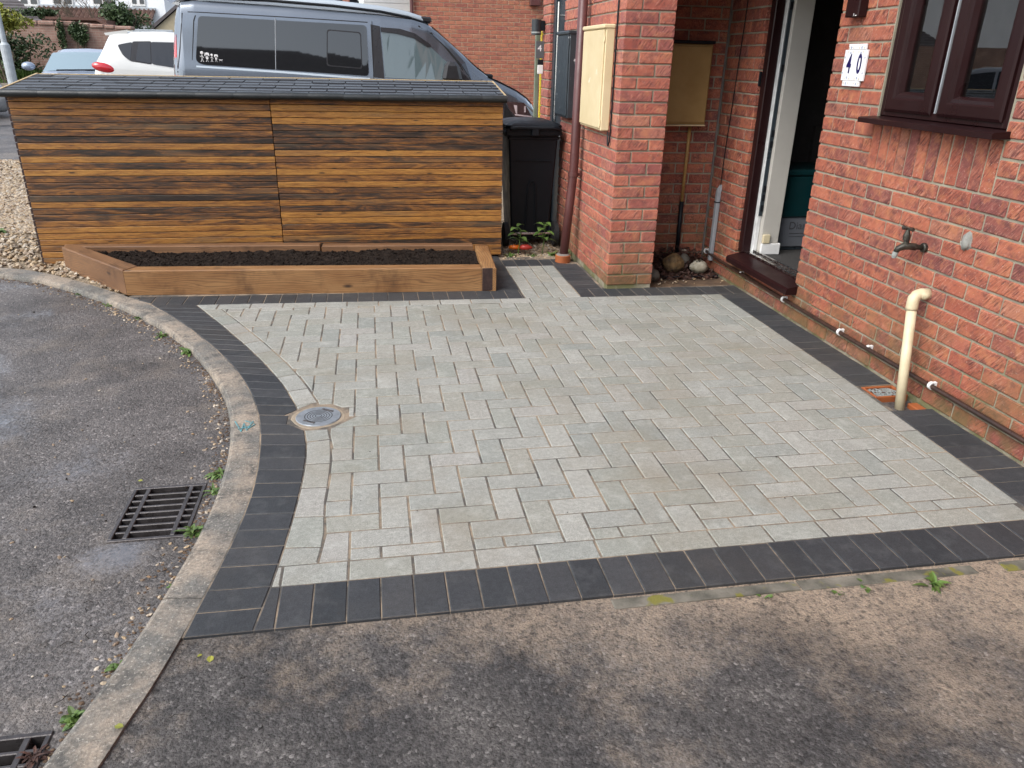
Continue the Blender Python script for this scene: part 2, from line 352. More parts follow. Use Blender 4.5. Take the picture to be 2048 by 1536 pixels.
M['bonnet'] = simple('charcoal_metallic', (.016, .015, .016), .42, (.02, .019, .02), 3, spec=.35)
M['white_paint'] = m_paint('white_car_paint', (.74, .74, .70), metal=0.); M['blue_paintwork'] = m_paint('pale_blue_car_paint', (.30, .36, .45), metal=.4)
M['silver'] = m_paint('silver_car_paint', (.42, .44, .46), metal=.5)
M['red_lens'] = simple('red_lens', (.55, .012, .02), .12, (.42, .01, .015), 40, coat=1.0); M['clear_lens'] = simple('clear_lens', (.62, .50, .50), .1, coat=1.)
M['smoke_lens'] = simple('smoked_headlight', (.050, .028, .027), .08, (.08, .05, .05), 18, coat=1.0)
def m_tint(name, c, rough=.03, spec=.6, coat=0.):
    t = NT(name); t.b.inputs['Coat Weight'].default_value = coat; t.b.inputs['Coat Roughness'].default_value = .02; t.b.inputs['Specular IOR Level'].default_value = spec
    return t.fin(c, rough)
M['tint'] = m_tint('tinted_vehicle_glass', (.003, .004, .005), .02, 1.0, .15); M['tint_mid'] = m_tint('green_vehicle_glass', (.10, .135, .145), spec=.9)
M['screen'] = m_tint('windscreen_glass', (.22, .30, .34), spec=1.); M['screen_van'] = m_tint('van_windscreen', (.05, .042, .032), .05)
M['decal'] = simple('white_vinyl', (.82, .82, .82), .5)
def m_glass():
    t = NT('window_pane_glass'); t.t.nodes.remove(t.b)
    fr = t.add('ShaderNodeFresnel', {'IOR': 1.75}); tr = t.add('ShaderNodeBsdfTransparent', {'Color': (.86, .89, .88, 1)})
    gl = t.add('ShaderNodeBsdfGlossy', {'Color': (.95, .96, .96, 1), 'Roughness': .01})
    mx = t.add('ShaderNodeMixShader', {0: fr, 1: tr, 2: gl})
    t.t.links.new(mx, t.t.nodes['Material Output'].inputs['Surface']); return t.m
M['glass'] = m_glass()
def m_brickwall_tex(name, c1, c2, mort, sc):
    t = NT(name); p = t.pos()
    v = t.add('ShaderNodeCombineXYZ', {0: t.math('ADD', t.sep(p, 0), t.sep(p, 1)), 1: t.sep(p, 2), 2: 0.})
    n = t.t.nodes.new('ShaderNodeTexBrick'); t.put(n.inputs['Vector'], v); n.inputs['Scale'].default_value = 1.0
    n.inputs['Brick Width'].default_value = .225 * sc; n.inputs['Row Height'].default_value = .075 * sc; n.inputs['Mortar Size'].default_value = .007 * sc
    for k, c in (('Color1', c1), ('Color2', c2), ('Mortar', mort)): n.inputs[k].default_value = (*c, 1)
    col = t.mix(1.0, n.outputs[0], t.ramp(t.noise(p, 1.6, 6, .7), [(.3, .55), (.7, 1.25)]), 'MULTIPLY')
    col = t.mix(t.ramp(t.noise(p, 3.5, 5, .7), [(.58, 0.), (.72, .6)]), col, (.36, .27, .21))
    return t.fin(col, .9, t.bump(n.outputs[1], -.4, .01))
M['wall_far'] = m_brickwall_tex('old_garden_brick', (.27, .155, .118), (.34, .205, .16), (.34, .27, .22), 1.0)
M['upper_brick'] = m_brickwall_tex('upper_storey_brick', (.32, .09, .05), (.27, .07, .045), (.30, .26, .19), 1.0)
M['render'] = simple('white_render', (.86, .88, .89), .85, (.74, .76, .78), 1.2)
M['roof_brown'] = simple('brown_roof_tile', (.13, .062, .045), .8, (.20, .12, .09), 6, vary=.4)
M['roof_grey'] = simple('grey_roof_tile', (.12, .105, .105), .8, (.085, .075, .078), 4, vary=.3)
M['shed'] = simple('brown_shed_board', (.13, .062, .045), .8, (.10, .05, .035), 8)
M['sandstone'] = simple('sandy_render', (.42, .36, .24), .9, (.36, .30, .20), 5)
M['dark_clad'] = simple('dark_cladding', (.055, .058, .064), .6, (.04, .042, .046), 6); M['white_clad'] = simple('white_door_panel', (.66, .66, .64), .5, (.60, .60, .58), 3)
M['pink_post'] = simple('salmon_timber', (.42, .17, .11), .7); M['galv'] = simple('galvanised_post', (.42, .46, .48), .5, (.34, .37, .39), 9)
M['verge'] = simple('verge_soil', (.09, .085, .05), .95, (.05, .06, .025), 5, .6, 30, .02)
M['pane_far'] = m_tint('far_window_glass', (.05, .06, .07), .05); M['tarmac_plain'] = M['road']

# ------------------------------------------------------------------ mesh helpers
class MB:
    def __init__(s): s.v = []; s.f = []
    def add(s, vs, fs):
        o = len(s.v); s.v += [tuple(v) for v in vs]; s.f += [tuple(i + o for i in f) for f in fs]; return s
    def box(s, a, b):
        (x0, y0, z0), (x1, y1, z1) = a, b
        return s.add([(x0, y0, z0), (x1, y0, z0), (x1, y1, z0), (x0, y1, z0), (x0, y0, z1), (x1, y0, z1), (x1, y1, z1), (x0, y1, z1)],
                     [(0, 3, 2, 1), (4, 5, 6, 7), (0, 1, 5, 4), (1, 2, 6, 5), (2, 3, 7, 6), (3, 0, 4, 7)])
    def cbox(s, a, b, c=.004, mat=None, jit=0, rnd=None):      # chamfered box
        lo = [min(p, q) for p, q in zip(a, b)]; hi = [max(p, q) for p, q in zip(a, b)]
        c = min(c, *[(h - l) * .45 for l, h in zip(lo, hi)])
        vs = []; idx = {}
        for cx in (0, 1):
            for cy in (0, 1):
                for cz in (0, 1):
                    for ax in range(3):
                        p = []
                        for k, b_ in enumerate((cx, cy, cz)):
                            e = hi[k] if b_ else lo[k]
                            if k != ax: e += -c if b_ else c
                            p.append(e)
                        if jit: p = [q + rnd.uniform(-jit, jit) for q in p]
                        idx[(cx, cy, cz, ax)] = len(vs); vs.append(p)
        fs = []
        def q(ids): fs.append(tuple(ids))
        for ax in range(3):
            o = [k for k in range(3) if k != ax]
            for sd in (0, 1):
                cyc = [(0, 0), (1, 0), (1, 1), (0, 1)]
                ids = []
                for u, v_ in cyc:
                    k = [0, 0, 0]; k[ax] = sd; k[o[0]] = u; k[o[1]] = v_; ids.append(idx[(*k, ax)])
                if (sd == 0) == (ax != 1): ids.reverse()
                q(ids)
        for ax in range(3):
            o = [k for k in range(3) if k != ax]
            for u in (0, 1):
                for v_ in (0, 1):
                    k0 = [0, 0, 0]; k1 = [0, 0, 0]; k0[ax] = 0; k1[ax] = 1
                    for k in (k0, k1): k[o[0]] = u; k[o[1]] = v_
                    q((idx[(*k0, o[0])], idx[(*k1, o[0])], idx[(*k1, o[1])], idx[(*k0, o[1])]))
        for cx in (0, 1):
            for cy in (0, 1):
                for cz in (0, 1): q([idx[(cx, cy, cz, a_)] for a_ in range(3)])
        if mat is not None: vs = [mat @ Vector(v) for v in vs]
        return s.add(vs, fs)
    def prism(s, poly, z0, z1, ch=.0, chz=None):                # vertical prism, chamfered top
        n = len(poly); chz = ch if chz is None else chz
        cx = sum(p[0] for p in poly) / n; cy = sum(p[1] for p in poly) / n
        if ch > 0:
            ins = inset(poly, ch)
            vs = [(x, y, z0) for x, y in poly] + [(x, y, z1 - chz) for x, y in poly] + [(x, y, z1) for x, y in ins]
            fs = [tuple(range(2 * n, 3 * n))]
            for i in range(n):
                j = (i + 1) % n
                fs += [(i, j, n + j, n + i), (n + i, n + j, 2 * n + j, 2 * n + i)]
        else:
            vs = [(x, y, z0) for x, y in poly] + [(x, y, z1) for x, y in poly]
            fs = [tuple(range(n, 2 * n)), tuple(reversed(range(n)))]
            for i in range(n):
                j = (i + 1) % n; fs.append((i, j, n + j, n + i))
        return s.add(vs, fs)
    def tube(s, pts, r, n=12, cap=True):
        pts = [Vector(p) for p in pts]; rs = r if isinstance(r, (list, tuple)) else [r] * len(pts)
        o = len(s.v); up = Vector((0, 0, 1))
        prev = None
        for i, p in enumerate(pts):
            d = (pts[min(i + 1, len(pts) - 1)] - pts[max(i - 1, 0)]).normalized()
            if prev is None:
                a = d.orthogonal().normalized()
            else:
                a = (prev - d * prev.dot(d)).normalized()
            prev = a; b = d.cross(a)
            for k in range(n):
                t = 2 * math.pi * k / n; s.v.append(tuple(p + (a * math.cos(t) + b * math.sin(t)) * rs[i]))
        for i in range(len(pts) - 1):
            for k in range(n):
                k2 = (k + 1) % n; s.f.append((o + i * n + k, o + i * n + k2, o + (i + 1) * n + k2, o + (i + 1) * n + k))
        if cap:
            s.f.append(tuple(o + k for k in reversed(range(n)))); l = o + (len(pts) - 1) * n; s.f.append(tuple(l + k for k in range(n)))
        return s
    def ring(s, c, axis, r0, r1, h, n=32):                      # flat ring (annulus) with thickness
        c = Vector(c); ax = Vector(axis).normalized(); a = ax.orthogonal().normalized(); b = ax.cross(a); o = len(s.v)
        for k in range(n):
            t = 2 * math.pi * k / n; d = a * math.cos(t) + b * math.sin(t)
            for r, z in ((r0, 0), (r1, 0), (r1, h), (r0, h)): s.v.append(tuple(c + d * r + ax * z))
        for k in range(n):
            k2 = (k + 1) % n
            for q in range(4):
                q2 = (q + 1) % 4; s.f.append((o + k * 4 + q, o + k2 * 4 + q, o + k2 * 4 + q2, o + k * 4 + q2))
        return s
    def grid(s, fn, nu, nv):
        o = len(s.v)
        for i in range(nu + 1):
            for j in range(nv + 1): s.v.append(tuple(fn(i / nu, j / nv)))
        for i in range(nu):
            for j in range(nv):
                a = o + i * (nv + 1) + j; s.f.append((a, a + nv + 1, a + nv + 2, a + 1))
        return s
    def ico(s, c, sc, rot=None, sub=0, jit=0., rnd=R):
        vs, fs = ICO[sub]; c = Vector(c); out = []
        for v in vs:
            q = Vector((v[0] * sc[0], v[1] * sc[1], v[2] * sc[2]))
            if jit: q *= 1 + rnd.uniform(-jit, jit)
            if rot is not None: q = rot @ q
            out.append(c + q)
        return s.add(out, fs)
    def quad(s, a, b, c, d): return s.add([a, b, c, d], [(0, 1, 2, 3)])
    def mesh(s, name, smooth=False):
        me = bpy.data.meshes.new(name); me.from_pydata(s.v, [], s.f)
        if smooth: me.shade_smooth()
        me.update(); return me
def mk_ico(sub):
    bm = bmesh.new(); bmesh.ops.create_icosphere(bm, subdivisions=sub + 1, radius=1.0)
    bm.verts.ensure_lookup_table(); r = ([tuple(v.co) for v in bm.verts], [tuple(v.index for v in f.verts) for f in bm.faces]); bm.free(); return r
ICO = [mk_ico(0), mk_ico(1), mk_ico(2)]
def area2(poly): return sum(poly[i][0] * poly[(i + 1) % len(poly)][1] - poly[(i + 1) % len(poly)][0] * poly[i][1] for i in range(len(poly)))
def inset(poly, d):
    n = len(poly); out = []
    sg = 1 if area2(poly) > 0 else -1
    for i in range(n):
        p0, p1, p2 = Vector(poly[i - 1][:2]), Vector(poly[i][:2]), Vector(poly[(i + 1) % n][:2])
        e1 = (p1 - p0); e2 = (p2 - p1)
        if e1.length < 1e-6 or e2.length < 1e-6: out.append(tuple(p1)); continue
        n1 = Vector((-e1.y, e1.x)).normalized() * sg; n2 = Vector((-e2.y, e2.x)).normalized() * sg
        b = n1 + n2
        k = b.length_squared
        out.append(tuple(p1 + b * (2 * d / k) if k > .3 else p1 + n1 * d))
    return out
def clip(poly, p, nrm):                                         # keep the side where (q-p).nrm >= 0
    out = []
    for i in range(len(poly)):
        a, b = poly[i], poly[(i + 1) % len(poly)]
        da = (a[0] - p[0]) * nrm[0] + (a[1] - p[1]) * nrm[1]; db = (b[0] - p[0]) * nrm[0] + (b[1] - p[1]) * nrm[1]
        if da >= 0: out.append(a)
        if da * db < 0:
            t = da / (da - db); out.append((a[0] + (b[0] - a[0]) * t, a[1] + (b[1] - a[1]) * t))
    return out
def tag(o, label=None, cat=None, group=None, kind=None):
    if label: o['label'] = label
    if cat: o['category'] = cat
    if group: o['group'] = group
    if kind: o['kind'] = kind
    return o
def obj(name, mb, mat, parent=None, label=None, cat=None, group=None, kind=None, smooth=False, origin=None):
    me = mb.mesh(name, smooth) if isinstance(mb, MB) else mb
    if origin is not None:
        me.transform(Matrix.Translation(-Vector(origin)))
    if len(me.materials) == 0: me.materials.append(M[mat])
    o = bpy.data.objects.new(name, me); COL.objects.link(o)
    if origin is not None: o.location = origin
    if parent is not None: o.parent = parent
    return tag(o, label, cat, group, kind)
def thing(name, loc, label, cat, group=None, rot=None):
    o = bpy.data.objects.new(name, None); o.empty_display_size = .1; COL.objects.link(o); o.location = loc
    if rot: o.rotation_euler = rot
    return tag(o, label, cat, group)
def world_part(name, mb, mat, par, **kw):                       # part built in world coordinates under an unrotated Empty
    o = obj(name, mb, mat, None, **kw); o.parent = par
    q = par; off = Vector((0, 0, 0))
    while q is not None: off += q.location; q = q.parent
    o.location = Vector(o.location) - off
    return o
def structure(name, mb, mat, **kw): return obj(name, mb, mat, kind='structure', **kw)
def text_mesh(body, size, ext=.001, bold=0.0):
    cu = bpy.data.curves.new('lettering', 'FONT'); cu.body = body; cu.size = size; cu.extrude = ext; cu.offset = bold; cu.align_x = 'CENTER'; cu.align_y = 'CENTER'
    o = bpy.data.objects.new('lettering', cu); COL.objects.link(o)
    dg = bpy.context.evaluated_depsgraph_get(); me = bpy.data.meshes.new_from_object(o.evaluated_get(dg))
    bpy.data.objects.remove(o); bpy.data.curves.remove(cu); return me
def resample(pts, n):
    ps = [Vector(p) for p in pts]; L = [0]
    for a, b in zip(ps, ps[1:]): L.append(L[-1] + (b - a).length)
    out = []; k = 0
    for i in range(n):
        t = L[-1] * i / (n - 1)
        while k < len(ps) - 2 and L[k + 1] < t: k += 1
        f = (t - L[k]) / max(1e-9, L[k + 1] - L[k]); out.append(ps[k].lerp(ps[k + 1], f))
    return out, L[-1]
def smooth_poly(pts, it=2):
    for _ in range(it):
        pts = [pts[0]] + [tuple((pts[i - 1][k] + 2 * pts[i][k] + pts[i + 1][k]) / 4 for k in range(2)) for i in range(1, len(pts) - 1)] + [pts[-1]]
    return pts

# ================================================================== GROUND
def sstep(t): t = max(0., min(1., t)); return t * t * (3 - 2 * t)
def gz(x, y): return -.035 + .0225 * max(0., min(y - 8, 40.))
HOLES = [(-.93, -.675, 2.295, 2.645), (-1.10, -.815, 1.165, 1.505)]
def road_sheet():
    xs = sorted(set([-400, -150, -60, -30, -16, -8, -4, -2, 0, 3, 8, 20, 60, 150, 400] + [h for H in HOLES for h in H[:2]]))
    ys = sorted(set([-80, -30, -10, -4, 0, 4, 6, 8, 10, 12, 16, 20, 26, 34, 48, 80, 200, 500] + [h for H in HOLES for h in H[2:]]))
    m = MB(); vid = {}
    for x in xs:
        for y in ys: vid[(x, y)] = len(m.v); m.v.append((x, y, gz(x, y)))
    for x0, x1 in zip(xs, xs[1:]):
        for y0, y1 in zip(ys, ys[1:]):
            cx, cy = (x0 + x1) / 2, (y0 + y1) / 2
            if any(h[0] < cx < h[1] and h[2] < cy < h[3] for h in HOLES): continue
            m.f.append((vid[(x0, y0)], vid[(x1, y0)], vid[(x1, y1)], vid[(x0, y1)]))
    return m
structure('road', road_sheet(), 'road')

KIN = [(-6.2, 6.75), (-4.6, 6.42), (-3.3, 6.12), (-2.705, 5.975), (-2.545, 5.915), (-2.291, 5.755), (-2.007, 5.501), (-1.786, 5.275), (-1.61, 5.115), (-1.437, 4.926), (-1.323, 4.785), (-1.104, 4.446), (-.899, 4.077), (-.774, 3.835), (-.679, 3.597), (-.605, 3.395), (-.556, 3.185), (-.524, 3.012), (-.507, 2.855), (-.493, 2.641), (-.490, 2.535), (-.499, 2.316), (-.522, 2.13), (-.547, 1.958), (-.573, 1.774), (-.598, 1.62), (-.632, 1.498), (-.667, 1.38), (-.79, .8), (-1.2, -1.2), (-1.6, -3.2)]
KOUT = [(-6.25, 6.60), (-4.6, 6.27), (-3.3, 5.99), (-2.672, 5.85), (-2.305, 5.62), (-1.991, 5.334), (-1.688, 5.022), (-1.433, 4.738), (-1.256, 4.48), (-1.104, 4.24), (-.982, 4.02), (-.864, 3.76), (-.779, 3.551), (-.717, 3.362), (-.674, 3.176), (-.644, 3.008), (-.63, 2.855), (-.617, 2.647), (-.620, 2.447), (-.634, 2.236), (-.656, 2.052), (-.685, 1.878), (-.71, 1.735), (-.734, 1.626), (-.762, 1.516), (-.797, 1.416), (-.925, .8), (-1.335, -1.2), (-1.735, -3.2)]
KIN = smooth_poly(KIN, 1); KOUT = smooth_poly(KOUT, 1)
kin_r, klen = resample(KIN, 161); kout_r, _ = resample(KOUT, 161)
# pair each inner point with the nearest outer point so that the stones stay square
def nearest(pts, p):
    best = None
    for a, b in zip(pts, pts[1:]):
        ab = b - a; t = max(0, min(1, (p - a).dot(ab) / max(1e-9, ab.length_squared))); q = a + ab * t
        d = (q - p).length
        if best is None or d < best[0]: best = (d, q)
    return best[1]
kout_p = [nearest(kout_r, p) for p in kin_r]
kerb = structure('kerb', MB().tube([(-.57, 3., -.16), (-.575, 2.2, -.16)], .02, 6), 'kerb')
step = 11; first = 0
for i0 in range(0, 160, step):
    i1 = min(160, i0 + step); m = MB(); n = i1 - i0
    prof = [(0., -.12), (0., -.04), (.02, -.020), (.07, -.008), (.16, -.003), (.6, 0.0), (1., -.002), (1., -.12)]
    def kp(u, v, i0=i0, n=n):
        f = i0 + u * n * .9965 + .02; k = int(min(f, 159)); a = f - k
        pi = kin_r[k].lerp(kin_r[k + 1], a); po = kout_p[k].lerp(kout_p[k + 1], a)
        t, z = prof[round(v * (len(prof) - 1))]
        w_ = .0022 * mnoise.noise(Vector((pi.x * 9, pi.y * 9, t * 3)))
        q = po.lerp(pi, t); return (q.x + w_, q.y, z + w_ * (1 if 0 < t < 1 else 0))
    m.grid(kp, n * 3, len(prof) - 1)
    nv = len(prof); m.f.append(tuple(range(nv - 1, -1, -1))); m.f.append(tuple(n * 3 * nv + j for j in range(nv)))
    obj('kerb_stone', m, 'kerb', kerb)
# turquoise spray mark on the kerb
mk = MB()
for (a, b) in [((470, 842), (482, 862)), ((482, 862), (488, 846)), ((488, 846), (493, 860)), ((493, 860), (506, 842)), ((497, 856), (510, 848)), ((490, 841), (508, 846)), ((476, 858), (500, 852))]:
    p, q = at_ground(*a, .002), at_ground(*b, .002)
    d = (q - p).normalized(); nn = Vector((-d.y, d.x, 0)) * .0020
    mk.add([p + nn, p - nn, q - nn, q + nn, *[v - Vector((0, 0, .004)) for v in (p + nn, p - nn, q - nn, q + nn)]], [(0, 1, 2, 3), (0, 4, 5, 1), (1, 5, 6, 2), (2, 6, 7, 3), (3, 7, 4, 0)])
obj('paint_mark', mk, 'blue_paint', kerb, label='turquoise spray paint scribble on the kerb')

# sandy tarmac drive in the foreground
drive_poly = [tuple(p[:2]) for p in kin_r if p.y < 1.752]
drive_poly = [(-.576, 1.752)] + drive_poly + [(2.6, -3.2), (2.6, 1.752)]
m = MB(); m.prism(drive_poly[::-1] if area2(drive_poly) < 0 else drive_poly, -.09, -.010)
structure('driveway', m, 'drive')
# loose grit and sand pushed up along the front edge of the paving
m = MB()
for i in range(420):
    x = R.uniform(-.5, 2.4); y = 1.745 - abs(R.gauss(0, .035)); s = R.uniform(.0015, .006)
    m.ico((x, y, -.016 + s * .3), (s * R.uniform(.7, 1.4), s, s * .7), None, 0, .25)
for i in range(420):
    x = R.uniform(-.9, 2.45); y = R.uniform(.9, 1.7); s = R.uniform(.001, .0032)
    m.ico((x, y, -.016 + s * .3), (s * R.uniform(.7, 1.4), s, s * .7), None, 0, .25)
obj('grit', m, 'gravel', label='loose sandy grit scattered over the tarmac drive', cat='grit', kind='stuff')
edg = structure('edging', MB().box((.9, 1.715, -.10), (2.4, 1.735, -.06)), 'edging')
for (xa, xb, ya, yb_) in [(.63, 1.22, 1.722, 1.719), (1.225, 1.83, 1.719, 1.714), (1.93, 2.49, 1.712, 1.708)]:
    m = MB().cbox((0, -.023, -.07), (math.hypot(xb - xa, yb_ - ya), .024, -.006), .004, Matrix.Translation((xa, ya, 0)) @ Matrix.Rotation(math.atan2(yb_ - ya, xb - xa), 4, 'Z'), .0025, R)
    obj('edging_strip', m, 'edging', edg)

# ---------------------------------------------------------------- block paving
CUR = [(-.388, 1.752), (-.356, 1.937), (-.342, 2.15), (-.322, 2.367), (-.314, 2.564), (-.314, 2.735), (-.319, 2.865), (-.335, 2.986), (-.384, 3.237), (-.455, 3.458), (-.549, 3.694), (-.686, 3.998), (-.907, 4.442), (-1.139, 4.866)]
CUR = smooth_poly(CUR, 2)
cur_r, clen = resample(CUR, 240)
def cnorm(i, pts=cur_r):
    a = pts[max(0, i - 1)]; b = pts[min(len(pts) - 1, i + 1)]; d = (b - a).normalized(); return Vector((d.y, -d.x))    # towards the paving
off_r = [cur_r[i] + cnorm(i) * (.099 + .022 * sstep((2.40 - cur_r[i].y) / .22)) for i in range(240)]
COVC = Vector((-.291, 3.114)); COVR = .128
YF = 1.937
def yb(x): return 4.866 - .0353 * (x + 1.139)
def xr(y): return 2.315 if y > 3.2 else 2.315 - .033 * (3.2 - y)
def cut_curve(poly, pts, keep=1):
    c = Vector((sum(p[0] for p in poly) / len(poly), sum(p[1] for p in poly) / len(poly)))
    for _ in range(2):
        i = min(range(len(pts)), key=lambda k: (pts[k] - c).length_squared)
        nn = cnorm(i, pts) * keep
        poly = clip(poly, pts[i], nn)
        if len(poly) < 3: return poly
        c = Vector((sum(p[0] for p in poly) / len(poly), sum(p[1] for p in poly) / len(poly)))
    return poly
def cut_cover(poly):
    c = Vector((sum(p[0] for p in poly) / len(poly), sum(p[1] for p in poly) / len(poly)))
    if (c - COVC).length > .30: return poly
    n = (c - COVC)
    if n.length < 1e-4: return []
    # an octagonal cut round the cover
    a = round(math.atan2(n.y, n.x) / (math.pi / 4)) * math.pi / 4
    n = Vector((math.cos(a), math.sin(a)))
    return clip(poly, COVC + n * COVR, n)
light = []; dark = []
U = .0998; OX, OY = .0648, 2.2998
for a in range(-16, 26):
    for b in range(-6, 28):
        c = (a + b) % 4
        x, y = OX + a * U, OY + b * U
        if c == 0: poly = [(x, y), (x + 2 * U, y), (x + 2 * U, y + U), (x, y + U)]
        elif c == 2: poly = [(x, y), (x + U, y), (x + U, y + 2 * U), (x, y + 2 * U)]
        else: continue
        poly = clip(poly, (0, YF + .1), (0, 1))
        if len(poly) < 3: continue
        poly = clip(poly, (x + U, yb(x + U) - .099), (-.0353, -1))
        if len(poly) < 3: continue
        poly = clip(poly, (xr(y + U / 2) - .1, 0), (-1, 0))
        if len(poly) < 3: continue
        cen = Vector((sum(p[0] for p in poly) / len(poly), sum(p[1] for p in poly) / len(poly)))
        if min((q - cen).length for q in off_r) < .22: poly = cut_curve(poly, off_r)
        elif nearest(cur_r, cen).x > cen.x: continue
        if len(poly) < 3: continue
        poly = cut_cover(poly)
        if len(poly) >= 3 and abs(area2(poly)) > .0009: light.append(poly)
# stretcher course along front, right and back
x = -.30
k = 0
xs_front = [-.375, -.335] + [-.335 + .199 * i for i in range(1, 14)]
for x0, x1 in zip(xs_front, xs_front[1:]):
    poly = [(x0, YF), (x1, YF), (x1, YF + .1), (x0, YF + .1)]
    poly = clip(poly, (xr(YF), 0), (-1, 0))
    if len(poly) < 3: continue
    if x0 < -.1: poly = cut_curve(poly, cur_r)
    if len(poly) >= 3: light.append(poly)
y = YF + .1
while y < yb(2.3) - .01:
    y1 = min(y + .2, yb(2.3)); light.append([(xr(y) - .1, y), (xr(y), y), (xr(y1), y1), (xr(y1) - .1, y1)]); y = y1
x = -1.2
while x < 2.2:
    x1 = min(x + .1985, xr(4.7) - .1)
    poly = [(x, yb(x) - .099), (x1, yb(x1) - .099), (x1, yb(x1)), (x, yb(x))]
    cen = Vector(((x + x1) / 2, yb(x) - .05))
    if min((q - cen).length for q in cur_r) < .25: poly = cut_curve(poly, cur_r)
    if len(poly) >= 3 and abs(area2(poly)) > .001: light.append(poly)
    x = x1
# stretcher course following the curve
npc = 16; i0 = 14
for k in range(npc):
    a = i0 + (239 - i0 - 8) * k / npc; b = i0 + (239 - i0 - 8) * (k + 1) / npc
    ia, ib = int(round(a)), int(round(b)); im = (ia + ib) // 2
    poly = [tuple(cur_r[ia]), tuple(off_r[ia]), tuple(off_r[im]), tuple(off_r[ib]), tuple(cur_r[ib]), tuple(cur_r[im])]
    if min(p[1] for p in poly) < YF + .1: poly = clip(poly, (0, YF + .1), (0, 1))
    poly = clip(poly, (0, yb(poly[0][0]) - .099), (0, -1)) if len(poly) > 2 else poly
    if len(poly) < 3: continue
    poly = cut_cover(poly)
    if len(poly) >= 3 and abs(area2(poly)) > .001: light.append(poly)
# the path beside the planter: running bond along y
for c in range(4):
    x0 = .957 + c * .0945; y = yb(1.1) - .1 * (c % 2)
    while y < 5.63:
        y1 = min(y + .2, 5.632); p = [(x0, max(y, yb(x0))), (x0 + .0945, max(y, yb(x0))), (x0 + .0945, y1), (x0, y1)]
        if y1 - max(y, yb(x0)) > .02: light.append(p)
        y = y1
# ---- charcoal border
kin_sub = [p for p in kin_r if 1.80 < p.y < 4.88 and p.x > -1.42]
kin_sub = [Vector((-1.415, 4.90))] + kin_sub + [Vector((-.576, 1.752))]
kin_sub.reverse(); ks_r, _ = resample(kin_sub, 240)
nb = 33
for k in range(nb):
    ia, ib = int(round(239 * k / nb)), int(round(239 * (k + 1) / nb))
    poly = [tuple(ks_r[ia] + Vector((.004, 0))), tuple(cur_r[ia]), tuple(cur_r[ib]), tuple(ks_r[ib] + Vector((.004, 0)))]
    poly = cut_cover(poly)
    if len(poly) >= 3: dark.append(poly)
x = -.137 - .0975 * 3
while x < 2.5:
    poly = [(x, 1.752), (x + .0975, 1.752), (x + .0975, YF), (x, YF)]
    if x < -.25: poly = cut_curve(poly, cur_r)
    poly = clip(poly, (2.511, 0), (-1, 0)) if len(poly) > 2 else poly
    if len(poly) >= 3 and abs(area2(poly)) > .001: dark.append(poly)
    x += .0975
y = yb(2.4)
while y > YF + .02:
    y0 = max(y - .0985, YF)
    if not (y > 2.84 and y0 < 3.12): dark.append([(xr(y0), y0), (2.511, y0), (2.511, y), (xr(y), y)])
    elif y > 3.125: dark.append([(xr(3.13), 3.128), (2.511, 3.128), (2.511, y), (xr(y), y)])
    elif y0 < 2.835: dark.append([(xr(y0), y0), (2.511, y0), (2.511, 2.832), (xr(2.83), 2.832)])
    y = y0
x = -1.62
while x < 2.5:
    x1 = x + .0985
    poly = [(x, yb(x)), (x1, yb(x1)), (x1, yb(x1) + .195), (x, yb(x) + .195)]
    if x < .955: poly = clip(poly, (.955, 0), (-1, 0))
    elif x1 > 1.337: poly = clip(poly, (1.337, 0), (1, 0))
    else: poly = []
    if len(poly) > 2: poly = clip(poly, (2.511, 0), (-1, 0))
    if len(poly) > 2 and x < -1.0:
        poly = clip(poly, tuple(kin_r[min(range(161), key=lambda q: (kin_r[q] - Vector((x, yb(x) + .1))).length)]), (.64, .77))
    if len(poly) > 2 and abs(area2(poly)) > .001: dark.append(poly)
    x = x1
y = yb(.86) + .197
while y < 5.9:
    dark.append([(.757, y), (.955, y), (.955, y + .0985), (.757, y + .0985)]); y += .0985
y = yb(1.43) + .197
while y < 5.6:
    dark.append([(1.337, y), (1.533, y), (1.533, y + .0985), (1.337, y + .0985)]); y += .0985
x = .957
while x < 1.37:
    dark.append([(x, 5.634), (x + .0985, 5.634), (x + .0985, 5.83), (x, 5.83)]); x += .0985

